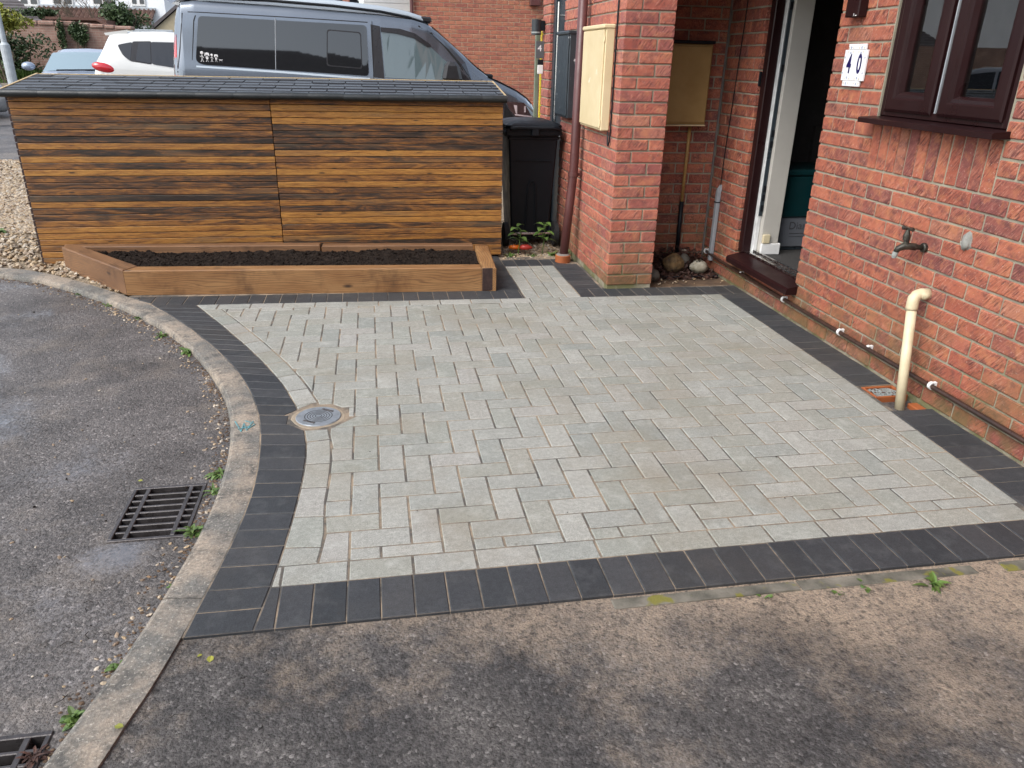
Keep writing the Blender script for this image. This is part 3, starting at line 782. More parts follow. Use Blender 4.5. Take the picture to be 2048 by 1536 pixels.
bed = [tuple(p) for p in ks_r] + [(-1.45, 4.93), (-1.60, 5.11), (-1.4, 5.3), (.80, 5.3), (.80, 5.93), (1.40, 5.93), (1.55, 5.70), (1.55, 4.96), (2.516, 4.96), (2.516, 3.127), (2.325, 3.127), (2.325, 2.833), (2.516, 2.833), (2.516, 1.7535), (-.576, 1.7535)]
pav = structure('block_paving', MB().prism(bed if area2(bed) > 0 else bed[::-1], -.08, -.0024), 'sand')
brd = structure('paving_border', MB().prism(inset(bed if area2(bed) > 0 else bed[::-1], .05), -.10, -.082), 'sand')
def lay(polys, par, mat, cap):
    its = []
    for p in polys:
        if area2(p) < 0: p = p[::-1]
        q = inset(p, .0012)
        if abs(area2(q)) < .0004 or area2(q) < 0: continue
        cx = sum(v[0] for v in p) / len(p); cy = sum(v[1] for v in p) / len(p)
        its.append((view_size((cx, cy, 0), abs(area2(p))), cx, cy, q))
    its.sort(key=lambda t: -t[0]); rest = MB()
    for n, (s_, cx, cy, q) in enumerate(its):
        dz = R.uniform(-.0004, .0012); tx, ty = R.gauss(0, .0022), R.gauss(0, .0022)
        ch_ = .0050 if mat == 'paver' else .0034
        m = MB().prism([(a - cx, b - cy) for a, b in q], -.05, 0, ch_, ch_)
        m.v = [(v[0], v[1], v[2] + dz + v[0] * tx + v[1] * ty) for v in m.v]
        if n < cap:
            o = obj('paver', m, mat, par); o.location = (cx, cy, 0)
        else: rest.add([(v[0] + cx, v[1] + cy, v[2]) for v in m.v], m.f)
    if rest.v: obj('paver_field', rest, mat, par, kind='stuff')
lay(light, pav, 'paver', 300)
lay(dark, brd, 'paver_dark', 300)

# ---- drain gratings in the road
def grate(loc, w_, h_, label):
    t = thing('drain_grating', loc, label, 'drain grating', 'road drain gratings')
    f = MB()
    for a, b in [((0, 0), (w_, .014)), ((0, h_ - .014), (w_, h_)), ((0, .014), (.013, h_ - .014)), ((w_ - .013, .014), (w_, h_ - .014))]:
        f.cbox((a[0], a[1], -.06), (b[0], b[1], .004), .002)
    obj('frame', f, 'iron', t)
    n = 8; p = (h_ - .028) / n
    for k in range(1, n):
        y0 = .014 + k * p - .0075
        m = MB().cbox((.0135, y0 + .0025, -.03), (w_ - .0135, y0 + .0125, .002), .002); obj('bar', m, 'iron', t)
    for x0 in (.045, w_ - .06):
        obj('rib', MB().cbox((x0, .0145, -.03), (x0 + .016, h_ - .0145, .0034), .002), 'iron', t)
    b = MB().box((.0, .0, -.4), (w_, h_, -.38))
    b.box((-.02, -.02, -.4), (0, h_ + .02, -.061)).box((w_, -.02, -.4), (w_ + .02, h_ + .02, -.061)).box((0, -.02, -.4), (w_, 0, -.061)).box((0, h_, -.4), (w_, h_ + .02, -.061))
    obj('gully_pot', b, 'pit', t)
grate((-.93, 2.295, -.034), .255, .35, 'whole rectangular iron drain grating in the road beside the kerb')
grate((-1.10, 1.165, -.034), .285, .34, 'iron drain grating cut off by the bottom left corner of the photo')

# ---- round inspection cover
t = thing('inspection_cover', (COVC.x, COVC.y, 0), 'round grey metal inspection cover with concentric rings set in the paving', 'manhole cover')
oct_ = [(.127 * math.cos(a * math.pi / 8 + .1) * R.uniform(.93, 1.02), .127 * math.sin(a * math.pi / 8 + .1) * R.uniform(.93, 1.02)) for a in range(16)]
M['collar'] = simple('sand_collar', (.33, .27, .195), .95, (.22, .185, .135), 20, .7, 200)
obj('sand_collar', MB().prism(oct_, -.05, -.001, .012, .004), 'collar', t)
obj('lid', MB().prism([(.098 * math.cos(a * math.pi / 24), .098 * math.sin(a * math.pi / 24)) for a in range(48)], -.03, .003, .003), 'cover', t)
for r_ in (.013, .024, .035, .046, .058):
    obj('ring', MB().ring((0, 0, .0028), (0, 0, 1), r_, r_ + .0022, .0010, 40), 'pit', t)
for a in (.35, .35 + math.pi):
    m = MB().cbox((-.03, -.006, .0025), (.03, .006, .0050), .001, Matrix.Rotation(a + 2.2, 4, 'Z') @ Matrix.Translation((0, .066, 0))); obj('key_slot', m, 'iron', t)

# ================================================================== GRAVEL
kin_left = sorted([(p.x, p.y) for p in kin_r if p.x < -1.0 and p.y > 4.3])
def yk(x):
    if x <= kin_left[0][0]: return kin_left[0][1]
    for (a, b), (c, d) in zip(kin_left, kin_left[1:]):
        if a <= x <= c: return b + (d - b) * (x - a) / max(1e-9, c - a)
    return kin_left[-1][1]
def gy0(x): return yk(x) + .012 if x < -1.62 else (5.86 if x > .9 else 5.86 + (yk(-1.62) - 5.86) * max(0, (-1.2 - x) / .42) if x < -1.2 else 5.86)
def grav_z(x, y):
    e = sstep((y - yk(x)) / .5) * sstep((-1.45 - x) / .5) * .078 if x < -1.4 else 0
    return -.012 + e + .0225 * max(0, y - 8)
m = MB()
def gfn(u, v):
    x = -6.2 + 7.75 * u; y = gy0(x) + (11.1 - gy0(x)) * v ** 1.8
    return (x, y, grav_z(x, y))
m.grid(gfn, 70, 34)
structure('gravel_bed', m, 'gravel_bed')
m = MB(); n = 0
def pebble(m, x, y, z, s, sub=0):
    rot = Euler((R.uniform(-.5, .5), R.uniform(-.5, .5), R.uniform(0, 6.3))).to_matrix()
    m.ico((x, y, z + s * .25), (s * R.uniform(.9, 1.5), s * R.uniform(.65, 1.05), s * R.uniform(.4, .7)), rot, sub, .28)
while n < 13500:
    if R.random() < .55: x = R.uniform(-3.9, -1.35); y = R.uniform(5.0, 7.6)
    else: x = R.uniform(-5.0, -1.9); y = R.uniform(7.2, 11.0)
    n += 1
    if y < gy0(x) + .01: continue
    if x > -2.36 and y > 5.98 and y < 6.7: continue
    if x > -1.62 - max(0, (y - 5.15)) * .75 : continue
    pebble(m, x, y, grav_z(x, y) + R.uniform(0, .012), R.uniform(.009, .018) * (1.25 if y < 6.6 else 1), 0)
for i in range(9000):
    q = at_ground(R.uniform(-30, 140), R.uniform(325, 470), .06)
    if q.x > -2.44 or q.y > 11.05 or q.y < gy0(q.x) + .02: continue
    pebble(m, q.x, q.y, grav_z(q.x, q.y) + R.uniform(0, .01), R.uniform(.012, .021) * (1 + .05 * (q.y - 6)))
for i in range(1500):
    x = R.uniform(.99, 1.53); y = R.uniform(5.86, 7.6)
    pebble(m, x, y, -.012, R.uniform(.008, .016))
obj('gravel', m, 'gravel', label='golden gravel stones beside the bin store and behind the kerb', cat='gravel', kind='stuff')
m = MB()
def kout_pt(f):
    k = int(f); return kout_r[k].lerp(kout_r[k + 1], f - k), (kout_r[k + 1] - kout_r[k]).normalized()
for i in range(430):
    f = R.choice([R.gauss(68, 11), R.gauss(84, 9), R.uniform(28, 128), R.gauss(92, 6), R.gauss(62, 4)])
    if not 20 < f < 140: continue
    p, d = kout_pt(f); nn = Vector((d.y, -d.x))
    if nn.x > 0: nn = -nn
    q = p + nn * (.008 + abs(R.gauss(0, .05)))
    if any(h[0] - .01 < q.x < h[1] + .01 and h[2] - .01 < q.y < h[3] + .01 for h in HOLES): continue
    pebble(m, q.x, q.y, gz(q.x, q.y) - .001, R.uniform(.003, .0085))
for i in range(60):
    p = at_ground(R.uniform(20, 440), R.uniform(600, 1500), -.035)
    if p.x < -.75: pebble(m, p.x, p.y, -.035, R.uniform(.003, .007))
obj('gutter_pebbles', m, 'gravel', label='loose pebbles washed into the gutter along the curved kerb', cat='pebbles', kind='stuff')
# dirt behind the kerb lip in the gutter
m = MB()
for i in range(1500):
    f = R.uniform(24, 132); p, d = kout_pt(f); nn = Vector((d.y, -d.x))
    if nn.x > 0: nn = -nn
    q = p + nn * (.002 + abs(R.gauss(0, .03)))
    if any(h[0] < q.x < h[1] and h[2] < q.y < h[3] for h in HOLES): continue
    s = R.uniform(.002, .006); m.ico((q.x, q.y, -.034), (s * 1.3, s, s * .6), None, 0, .3)
obj('gutter_dirt', m, 'dirt', label='crumbly dirt lying along the foot of the kerb', cat='dirt', kind='stuff')
obj('edge_board', MB().box((-6.2, 11.11, -.02), (1.5, 11.17, .10)), 'black_gap', label='dark timber edging board where the gravel meets the road', cat='edging')

# ================================================================== TIMBER BIN STORE
SX0, SX1, SY0, SY1 = -2.40, .978, 5.95, 6.64
t = thing('bin_store', (0, SY0, 0), 'long low timber bin store clad in stained horizontal slats with shingle roof', 'bin store')
P = lambda n, mb, mat, **k: world_part(n, mb, mat, t, **k)
P('backing', MB().box((SX0 + .03, SY0 + .024, .0), (SX1 - .02, SY0 + .04, 1.17)).box((SX0 + .005, SY0 + .02, 0), (SX0 + .02, SY1, 1.2)).box((SX1 - .02, SY0 + .045, 0), (SX1 - .005, SY1, 1.2)).box((SX0 + .02, SY1 - .02, 0), (SX1 - .02, SY1 - .004, 1.25)), 'black_gap')
PITCH = .0447
for k in range(26):
    z1 = 1.176 - k * PITCH; z0 = z1 - .0414
    for xa, xb in ((SX0, -.7012), (-.6992, SX1)):
        j = R.uniform(-.0012, .0012)
        P('slat', MB().cbox((xa + R.uniform(0, .003), SY0 + j, z0), (xb - R.uniform(0, .002), SY0 + .02, z1), .0026), 'slat')
    P('end_slat', MB().cbox((SX0 - .014, SY0 + .006, z0 + .004), (SX0 + .001, SY1 - .02, z1 + .002), .002), 'endgrain')
# roof
def rz(y): return 1.192 + (y - 5.90) * .122
P('roof_deck', MB().add([(x, y, rz(y) + d) for d in (-.02, 0) for (x, y) in ((SX0 - .03, 5.905), (SX1 + .015, 5.905), (SX1 + .015, 6.66), (SX0 - .03, 6.66))], [(0, 3, 2, 1), (4, 5, 6, 7), (0, 1, 5, 4), (1, 2, 6, 5), (2, 3, 7, 6), (3, 0, 4, 7)]), 'black_gap')
nrow = 6; ex = (6.66 - 5.93) / nrow
for r_ in range(nrow):
    y0 = 5.925 + r_ * ex; y1 = min(y0 + ex + .03, 6.66); x = SX0 - .03 - (.125 if r_ % 2 else .0)
    while x < SX1 + .01:
        xa, xb = max(x + .0035, SX0 - .03), min(x + .2465, SX1 + .015)
        if xb - xa > .02:
            lift = .012 + R.uniform(-.002, .003); tp = .004
            m = MB().add([(xa, y0, rz(y0) + .001), (xb, y0, rz(y0) + .001), (xb, y1, rz(y1) + .0005), (xa, y1, rz(y1) + .0005), (xa + .001, y0 + .002, rz(y0) + lift), (xb - .001, y0 + .002, rz(y0) + lift + R.uniform(-.001, .001)), (xb, y1, rz(y1) + tp), (xa, y1, rz(y1) + tp)],
                         [(0, 3, 2, 1), (4, 5, 6, 7), (0, 1, 5, 4), (1, 2, 6, 5), (2, 3, 7, 6), (3, 0, 4, 7)])
            P('shingle', m, 'shingle')
        x += .25
x = SX0 - .035
while x < SX1 + .01:
    xb = min(x + .25, SX1 + .02); dz = R.uniform(-.002, .002)
    pts = []
    m = MB()
    def ev(u, v, x=x, xb=xb, dz=dz):
        a = math.pi * (.42 + v * 1.1); bulge = .003 * math.sin(u * math.pi)
        return (x + (xb - x) * u + (.001 if u == 0 else 0), 5.920 + math.cos(a) * (.034 + bulge), 1.188 + dz + math.sin(a) * (.026 + bulge))
    m.grid(ev, 4, 8); P('eaves_felt', m, 'felt', smooth=True); x += .25
P('verge_trim', MB().add([(SX0 - .048 + dx, y, rz(y) + d) for dx in (0, .016) for d in (-.03, .012) for y in (5.93, 6.66)], [(0, 1, 3, 2), (4, 6, 7, 5), (0, 4, 5, 1), (2, 3, 7, 6), (0, 2, 6, 4), (1, 5, 7, 3)]), 'bare_wood')
P('verge_trim', MB().add([(SX1 + .016 + dx, y, rz(y) + d) for dx in (0, .012) for d in (-.03, .010) for y in (5.94, 6.66)], [(0, 1, 3, 2), (4, 6, 7, 5), (0, 4, 5, 1), (2, 3, 7, 6), (0, 2, 6, 4), (1, 5, 7, 3)]), 'bare_wood')
P('ridge_trim', MB().cbox((SX0 - .05, 6.661, rz(6.66) - .04), (SX1 + .03, 6.678, rz(6.66) + .009), .002), 'bare_wood')

# ================================================================== RAISED PLANTER
t = thing('raised_planter', (-.5, 5.4, 0), 'low raised bed of new timber sleepers filled with dark compost', 'planter')
def sleeper(name, poly, z0, z1, ang, mat, ch=.006):
    if area2(poly) < 0: poly = poly[::-1]
    cx = sum(p[0] for p in poly) / len(poly); cy = sum(p[1] for p in poly) / len(poly)
    c, s_ = math.cos(-ang), math.sin(-ang)
    loc = [((x - cx) * c - (y - cy) * s_, (x - cx) * s_ + (y - cy) * c) for x, y in poly]
    o = obj(name, MB().prism(loc, z0, z1, ch), mat); o.parent = t
    o.location = (cx + .5, cy - 5.4, 0); o.rotation_euler = (0, 0, ang); return o
A = Vector((-1.618, 5.128)); B = Vector((.688, 4.986)); D = Vector((-2.215, 5.83)); HP = .163
fd = (B - A).normalized(); fnrm = Vector((-fd.y, fd.x)); dd = (D - A).normalized(); dn = Vector((dd.y, -dd.x))
if dn.x < 0: dn = -dn
mit = A + (fnrm * .098 + dn * .02); mi = A + Vector((.065, .105))
sleeper('front_sleeper', [tuple(A + fd * .002), tuple(B), tuple(B + fnrm * .098), tuple(mi)], 0, HP, math.atan2(fd.y, fd.x), 'sleeper')
sleeper('side_sleeper', [tuple(A), tuple(mi), tuple(D + dn * .11), tuple(D)], 0.002, HP + .004, math.atan2(-dd.y, -dd.x), 'sleeper_red')
sleeper('back_sleeper', [(-2.20, 5.845), (-.42, 5.745), (-.415, 5.835), (-2.23, 5.93)], .0, HP + .003, math.atan2(-.10, 1.8), 'sleeper_red')
sleeper('back_sleeper', [(-.405, 5.742), (.715, 5.668), (.72, 5.755), (-.40, 5.83)], .0, HP - .002, math.atan2(-.074, 1.12), 'sleeper_red')
o = sleeper('end_sleeper', [(.690, 4.986), (.786, 4.978), (.825, 5.64), (.728, 5.655)], 0, HP + .001, math.radians(87), 'sleeper')
world_part('end_grain', MB().cbox((.692, 4.980, .003), (.784, 4.986, HP - .003), .002), 'endgrain', t)
world_part('liner', MB().box((-1.3, 5.30, .01), (.60, 5.5, .05)), 'black_gap', t)
inner = [tuple(mi), (.70, 5.08), (.735, 5.66), (-.4, 5.74), (-2.1, 5.85)]
if area2(inner) < 0: inner = inner[::-1]
m = MB()
def soilz(x, y): return .122 + .020 * mnoise.noise(Vector((x * 3, y * 5, .3))) + .014 * mnoise.noise(Vector((x * 17, y * 17, 2.))) + .008 * mnoise.noise(Vector((x * 50, y * 50, 5.)))
def soilf(u, v):
    x = -2.12 + 2.86 * u
    lo = max(5.185 - .0616 * (x + 1.5), 5.22 + (-1.52 - x) * 1.18 if x < -1.52 else 0); hi = 5.87 - .064 * (x + 2.2)
    y = lo + (hi - lo) * v; return (x, y, soilz(x, y))
m.grid(soilf, 220, 50)
for i in range(3200):
    u, v = R.random(), R.random(); x, y, z = soilf(u, v); s_ = abs(R.gauss(.002, .0035)) + .002
    if x > .70: continue
    m.ico((x, y, z + s_ * .3), (s_ * R.uniform(.8, 1.4), s_, s_ * .8), None, 0, .3)
obj('compost', m, 'soil', label='dark crumbly compost filling the raised planter', cat='compost', kind='stuff')

# ================================================================== BRICK HOUSE
HX = 2.514; house = thing('brick_house', (HX, 4.2, 0), 'red brick house with an open front door and a brown framed window', 'house')
HP_ = lambda n, mb, mat, par=None, **k: world_part(n, mb, mat, par or house, **k)
BR = []                                                         # (lo, hi, material, wall part)
def rows_x(X, depth, u0, u1, zs, pitch, ph, openings, mat, part, face=-1):
    for k, (zt, zb_) in enumerate(zip(zs, zs[1:])):
        u = u0 - ((u0 - ph[k % 2]) % pitch) if ph else u0
        while u < u1:
            a, b = max(u + .005, u0), min(u + pitch - .005, u1); u += pitch
            segs = [(a, b)]
            for (oa, ob, oz0, oz1) in openings:
                if zt - .01 > oz0 and zb_ + .01 < oz1:
                    ns = []
                    for (p, q) in segs:
                        if q <= oa or p >= ob: ns.append((p, q)); continue
                        if p < oa: ns.append((p, oa))
                        if q > ob: ns.append((ob, q))
                    segs = ns
            for (p, q) in segs:
                if q - p < .03: continue
                j = R.uniform(-.0016, .0016)
                BR.append(((X + j, p, zb_ + .005), (X + depth, q, zt - .005), mat, part))
ZW = [1.7285 - .075 * k for k in range(-14, 24)]
DO = (4.165, 5.02, .15, 2.17); WO = (2.822, 3.69, 1.2035, 2.28); SO = (2.818, 3.692, .9785, 1.2035)
def slab(boxes):
    m = MB()
    for a, b in boxes: m.box(a, b)
    return m
XS0, XS1 = HX + .007, HX + .24
wall_r = HP_('wall', slab([((XS0, -3., -.1), (XS1, 2.829, 2.79)), ((XS0, 3.684, -.1), (XS1, 4.159, 2.79)), ((XS0, 2.829, -.1), (XS1, 3.684, 1.21)), ((XS0, 2.829, 2.275), (XS1, 3.684, 2.79)),
                          ((XS0, 4.159, -.1), (XS1, 5.026, .152)), ((XS0, 4.159, 2.165), (XS1, 5.026, 2.79)), ((XS0, 5.026, -.1), (XS1, 5.56, 2.79))]), 'mortar')
rows_x(HX, .1, -2.9, 5.548, ZW, .2085, (4.069 - 2 * .2085 + .104, 4.069 - 2 * .2085), [DO, WO, SO], 'brick', wall_r)
y = 2.822
for k in range(12):
    BR.append(((HX + R.uniform(-.002, .002), 2.820 + k * .0725 + .004, .9835), (HX + .1, 2.820 + (k + 1) * .0725 - .005, 1.1985), 'brick', wall_r))
# porch pillar, side wall, recess
ZP = [1.7489 - .075 * k for k in range(-8, 24)]
PX0, PX1, PY = 1.557, 1.884, 4.943
wall_p = HP_('wall', slab([((PX0 + .007, PY + .007, -.1), (PX1 - .007, 6.522, 2.36))]), 'mortar')
for k, (zt, zb_) in enumerate(zip(ZP, ZP[1:])):
    a, b = zb_ + .005, zt - .005; j = R.uniform(-.001, .001)
    if (k - 8) % 2 == 0:
        BR.append(((PX0, PY + j, a), (PX0 + .215, PY + .1025, b), 'brick_pillar', wall_p)); BR.append(((PX0 + .225, PY - j, a), (PX1, PY + .215, b), 'brick_pillar', wall_p)); y0 = PY + .1125
    else:
        BR.append(((PX0, PY + j, a), (PX0 + .1025, PY + .212, b), 'brick_pillar', wall_p)); BR.append(((PX0 + .1125, PY - j, a), (PX1, PY + .1025, b), 'brick_pillar', wall_p)); y0 = PY + .222
    y = y0
    while y < 6.528:
        y1 = min(y + .207, 6.528)
        if y1 - y > .04: BR.append(((PX0 + R.uniform(-.001, .001), y, a), (PX0 + .1025, y1, b), 'brick_pillar', wall_p))
        y += .217
    y = PY + .225
    while y < 5.53:
        y1 = min(y + .207, 5.54); BR.append(((PX1 - .1, y, a), (PX1, y1, b), 'brick_pillar', wall_p)); y += .217
wall_b = HP_('wall', slab([((PX1 - .01, 5.557, -.1), (HX + .05, 5.75, 2.36))]), 'mortar')
for k, (zt, zb_) in enumerate(zip(ZP, ZP[1:])):
    x = PX1 + .002 - (.11 if k % 2 else 0)
    while x < HX - .002:
        xa, xb = max(x, PX1 + .002), min(x + .215, HX - .002)
        if xb - xa > .02: BR.append(((xa, 5.55 + R.uniform(-.001, .001), zb_ + .005), (xb, 5.64, zt - .005), 'brick', wall_b))
        x += .225
wall_j = HP_('wall', slab([((PX0 + .007, 7.07, -.1), (2.4, 7.35, 2.36))]), 'mortar')
for k, (zt, zb_) in enumerate(zip(ZP, ZP[1:])):
    cut = 7.16 if k % 2 else 7.25
    for ya, yb_ in ((7.062, cut - .004), (cut + .004, 7.358)):
        BR.append(((PX0 + R.uniform(-.002, .002), ya, zb_ + .005), (PX0 + .1, yb_, zt - .005), 'brick_pillar', wall_j))
# largest bricks are single objects, the rest one part per wall
sc_ = []
for i, (lo, hi, mt, part) in enumerate(BR):
    c = [(a + b) / 2 for a, b in zip(lo, hi)]; a_ = (hi[1] - lo[1]) * (hi[2] - lo[2]) if part in (wall_r, wall_j) else max(hi[0] - lo[0], hi[1] - lo[1]) * (hi[2] - lo[2])
    c2 = (lo[0], lo[1] if part is wall_b else c[1], c[2])
    sc_.append((view_size(c2, a_ * (.45 if part is wall_r and False else 1)), i))
sc_.sort(reverse=True); single = set(i for _, i in sc_[:300]); rest = {}; cache = {}
for i, (lo, hi, mt, part) in enumerate(BR):
    d = tuple(round(h - l, 3) for l, h in zip(lo, hi)); c = Vector([(a + b) / 2 for a, b in zip(lo, hi)])
    if i in single:
        key = (d, mt, R.randrange(3))
        if key not in cache:
            m = MB().cbox(tuple(-x / 2 for x in d), tuple(x / 2 for x in d), .0042, None, .0011, R); me = m.mesh('brick'); me.materials.append(M[mt]); cache[key] = me
        o = bpy.data.objects.new('brick', cache[key]); COL.objects.link(o); o.parent = part
        o.location = c - house.location - part.location
    else: rest.setdefault((part, mt), MB()).cbox(lo, hi, .0042, None, .0011, R)
for (part, mt), m in rest.items():
    o = obj('brick_courses', m, mt, None, kind='stuff'); o.parent = part; o.location = -(house.location + part.location)
# unseen porch ceiling, lowered and extended forward to darken the recess; upper storey
HP_('porch_shade_ceiling', MB().box((PX1 - .02, 4.20, 2.03), (HX - .002, 5.548, 2.24)), 'shed')
HP_('upper_wall', slab([((PX0 + .004, PY + .006, 2.361), (8., 7.35, 5.2)), ((HX + .004, -3., 2.795), (8., PY + .003, 5.2)), ((HX + .22, 5.58, -.1), (8., 7.35, 2.36)), ((5.4, -3, -.1), (8, 5.58, 2.79))]), 'upper_brick')
HP_('roof', MB().add([(2.1, -3.4, 5.05), (2.1, 7.7, 5.05), (5.4, 7.7, 7.2), (5.4, -3.4, 7.2), (8.7, 7.7, 5.05), (8.7, -3.4, 5.05)], [(0, 3, 2, 1), (3, 5, 4, 2), (1, 2, 4), (0, 5, 3)]), 'roof_grey')
HP_('corner_fillet', MB().box((2.503, 5.532, .0), (2.5125, 5.5485, 2.2)), 'sealant')
# interior
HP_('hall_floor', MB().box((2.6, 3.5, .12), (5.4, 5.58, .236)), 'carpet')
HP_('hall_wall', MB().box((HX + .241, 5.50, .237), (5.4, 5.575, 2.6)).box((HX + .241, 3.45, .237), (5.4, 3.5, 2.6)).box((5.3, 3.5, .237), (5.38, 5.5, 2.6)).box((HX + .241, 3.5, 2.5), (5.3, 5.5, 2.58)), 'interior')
HP_('nib_wall', MB().cbox((2.634, 4.885, .237), (2.765, 5.03, 2.3), .004), 'plaster')
HP_('skirting', MB().cbox((2.634, 4.868, .237), (2.778, 4.884, .315), .004).cbox((2.766, 4.884, .237), (2.778, 5.03, .315), .004), 'white')
HP_('socket_box', MB().cbox((2.640, 4.862, .318), (2.690, 4.884, .378), .003), 'cream_pipe')
# door frame
df = HP_('door_frame', MB().cbox((2.538, 4.953, .236), (2.602, 5.018, 2.165), .005).cbox((2.548, 4.166, .236), (2.602, 4.192, 2.165), .004).cbox((2.538, 4.192, 2.10), (2.602, 4.953, 2.165), .004), 'maroon')
HP_('door_post_lining', MB().cbox((2.603, 4.922, .236), (2.632, 4.985, 2.14), .003), 'white_dirty')
HP_('lock_strip', MB().cbox((2.606, 4.912, .50), (2.633, 4.921, 2.1), .002), 'navy')
for zz in (.53, .60, .66, .95, 1.02, 1.42, 1.78):
    HP_('lock_keep', MB().cbox((2.609, 4.9065, zz), (2.630, 4.9115, zz + .045), .0015), 'black_plastic')
HP_('threshold', MB().cbox((2.560, 4.193, .236), (2.634, 4.952, .250), .002).cbox((2.603, 4.193, .2505), (2.622, 4.921, .262), .002), 'chrome')
ds = HP_('door_sill', MB().add([(x, y, z) for (x, z) in ((2.440, .170), (2.440, .199), (2.452, .211), (2.56, .236), (2.56, .17)) for y in (4.125, 4.985)], [(0, 2, 3, 1), (2, 4, 5, 3), (4, 6, 7, 5), (6, 8, 9, 7), (8, 0, 1, 9), (0, 8, 6, 4, 2), (1, 3, 5, 7, 9)]), 'maroon')
HP_('latch_plate', MB().cbox((2.520, 5.012, 1.33), (2.537, 5.022, 1.42), .002), 'black_plastic')
# window
win = HP_('window', MB().cbox((2.530, 2.832, 1.238), (2.60, 2.866, 2.27), .004).cbox((2.530, 3.650, 1.238), (2.60, 3.684, 2.27), .004).cbox((2.530, 2.866, 1.238), (2.60, 3.650, 1.275), .004).cbox((2.530, 2.866, 2.235), (2.60, 3.65, 2.27), .004).cbox((2.540, 3.263, 1.275), (2.60, 3.299, 2.235), .004), 'maroon')
def sash(ya, yb_, w_):
    za, zb_ = 1.262, 2.247; m = MB()
    # mitred casement with a stepped profile
    prof = [(0, 2.522), (.012, 2.517), (w_ * .62, 2.517), (w_ * .70, 2.526), (w_ * .86, 2.528), (w_, 2.549), (w_, 2.575), (0, 2.575)]
    loops = []
    for d, x in prof: loops.append([(x, ya + d, za + d), (x, yb_ - d, za + d), (x, yb_ - d, zb_ - d), (x, ya + d, zb_ - d)])
    vs = [v for l in loops for v in l]; fs = []
    n = len(prof)
    for i in range(n):
        i2 = (i + 1) % n
        for k in range(4): k2 = (k + 1) % 4; fs.append((i * 4 + k, i * 4 + k2, i2 * 4 + k2, i2 * 4 + k))
    m.add(vs, fs); o = HP_('casement', m, 'maroon', win)
    HP_('pane', MB().box((2.558, ya + w_ - .004, za + w_ - .004), (2.562, yb_ - w_ + .004, zb_ - w_ + .004)), 'glass', win)
    HP_('inner_bead', MB().box((2.566, ya + w_ - .002, za + w_), (2.578, ya + w_ + .004, zb_ - w_)).box((2.566, yb_ - w_ - .004, za + w_), (2.578, yb_ - w_ + .002, zb_ - w_)), 'white', win)
sash(3.302, 3.648, .092); sash(2.868, 3.260, .088)
HP_('seal_gap', MB().box((2.526, 3.2775, 1.272), (2.5395, 3.2845, 2.24)), 'grey_pvc', win)
HP_('sill', MB().add([(x, y, z) for (x, z) in ((2.432, 1.204), (2.432, 1.226), (2.44, 1.230), (2.552, 1.2375), (2.552, 1.2055)) for y in (2.795, 3.712)], [(0, 2, 3, 1), (2, 4, 5, 3), (4, 6, 7, 5), (6, 8, 9, 7), (8, 0, 1, 9), (0, 8, 6, 4, 2), (1, 3, 5, 7, 9)]), 'maroon', win)
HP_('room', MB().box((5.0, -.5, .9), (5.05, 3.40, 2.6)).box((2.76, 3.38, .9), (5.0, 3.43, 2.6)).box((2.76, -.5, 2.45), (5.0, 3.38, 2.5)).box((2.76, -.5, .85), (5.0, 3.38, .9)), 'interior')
HP_('handle', MB().tube([(2.592, 2.985, 1.50), (2.60, 2.985, 1.50), (2.606, 2.985, 1.53), (2.606, 2.990, 1.60)], .007, 8), 'white', win)

# ---- things inside the hall
t = thing('cardboard_box', (2.95, 5.06, .236), 'pale cardboard box with printed name under the teal tub in the hall', 'box')
world_part('body', MB().cbox((2.80, 4.99, .262), (3.35, 5.40, .47), .004), 'cardboard', t)
me = text_mesh('Diama', .075, .0006); me.transform(Matrix(((1, 0, 0, 2.985), (0, 0, 1, 4.9885), (0, 1, 0, .41), (0, 0, 0, 1))) @ Matrix.Identity(4)); me.materials.append(M['ink'])
# text faces the doorway (-y): x right, z up
for v in me.vertices: v.co.y = 4.9890 - (v.co.y - 4.9885)
o = obj('lettering', me, 'ink'); o.parent = t; o.location = -t.location
world_part('printed_rule', MB().box((2.90, 4.988, .355), (3.2, 4.9898, .359)).box((2.90, 4.988, .335), (3.2, 4.9898, .338)), 'ink', t)
world_part('base_tray', MB().cbox((2.81, 5.0, .237), (3.34, 5.39, .2615), .003), 'navy', t)
t = thing('storage_tub', (2.95, 5.06, .47), 'dark teal plastic storage tub standing on the box in the hall', 'storage tub')
world_part('tub', MB().cbox((2.80, 4.975, .471), (3.36, 5.40, .76), .012), 'teal', t)
world_part('lid', MB().cbox((2.79, 4.965, .761), (3.37, 5.41, .80), .008), 'teal', t)
t = thing('hall_shelf', (3.6, 5.4, 1.2), 'dim shelf with papers deep inside the dark hall', 'shelf')
world_part('board', MB().cbox((3.3, 5.05, 1.26), (4.4, 5.49, 1.285), .003), 'shed', t)
obj('papers', MB().cbox((3.36, 5.08, 1.286), (3.62, 5.3, 1.31), .002), 'white', label='white papers lying on the hall shelf', cat='papers')
obj('red_folder', MB().cbox((3.55, 5.31, 1.286), (3.60, 5.47, 1.50), .003), 'red_plastic', label='red folder standing on the hall shelf', cat='folder')
obj('radiator', MB().box((3.25, 5.46, .50), (4.3, 5.499, 1.05)), 'interior', label='radiator on the hall wall behind the teal tub', cat='radiator')

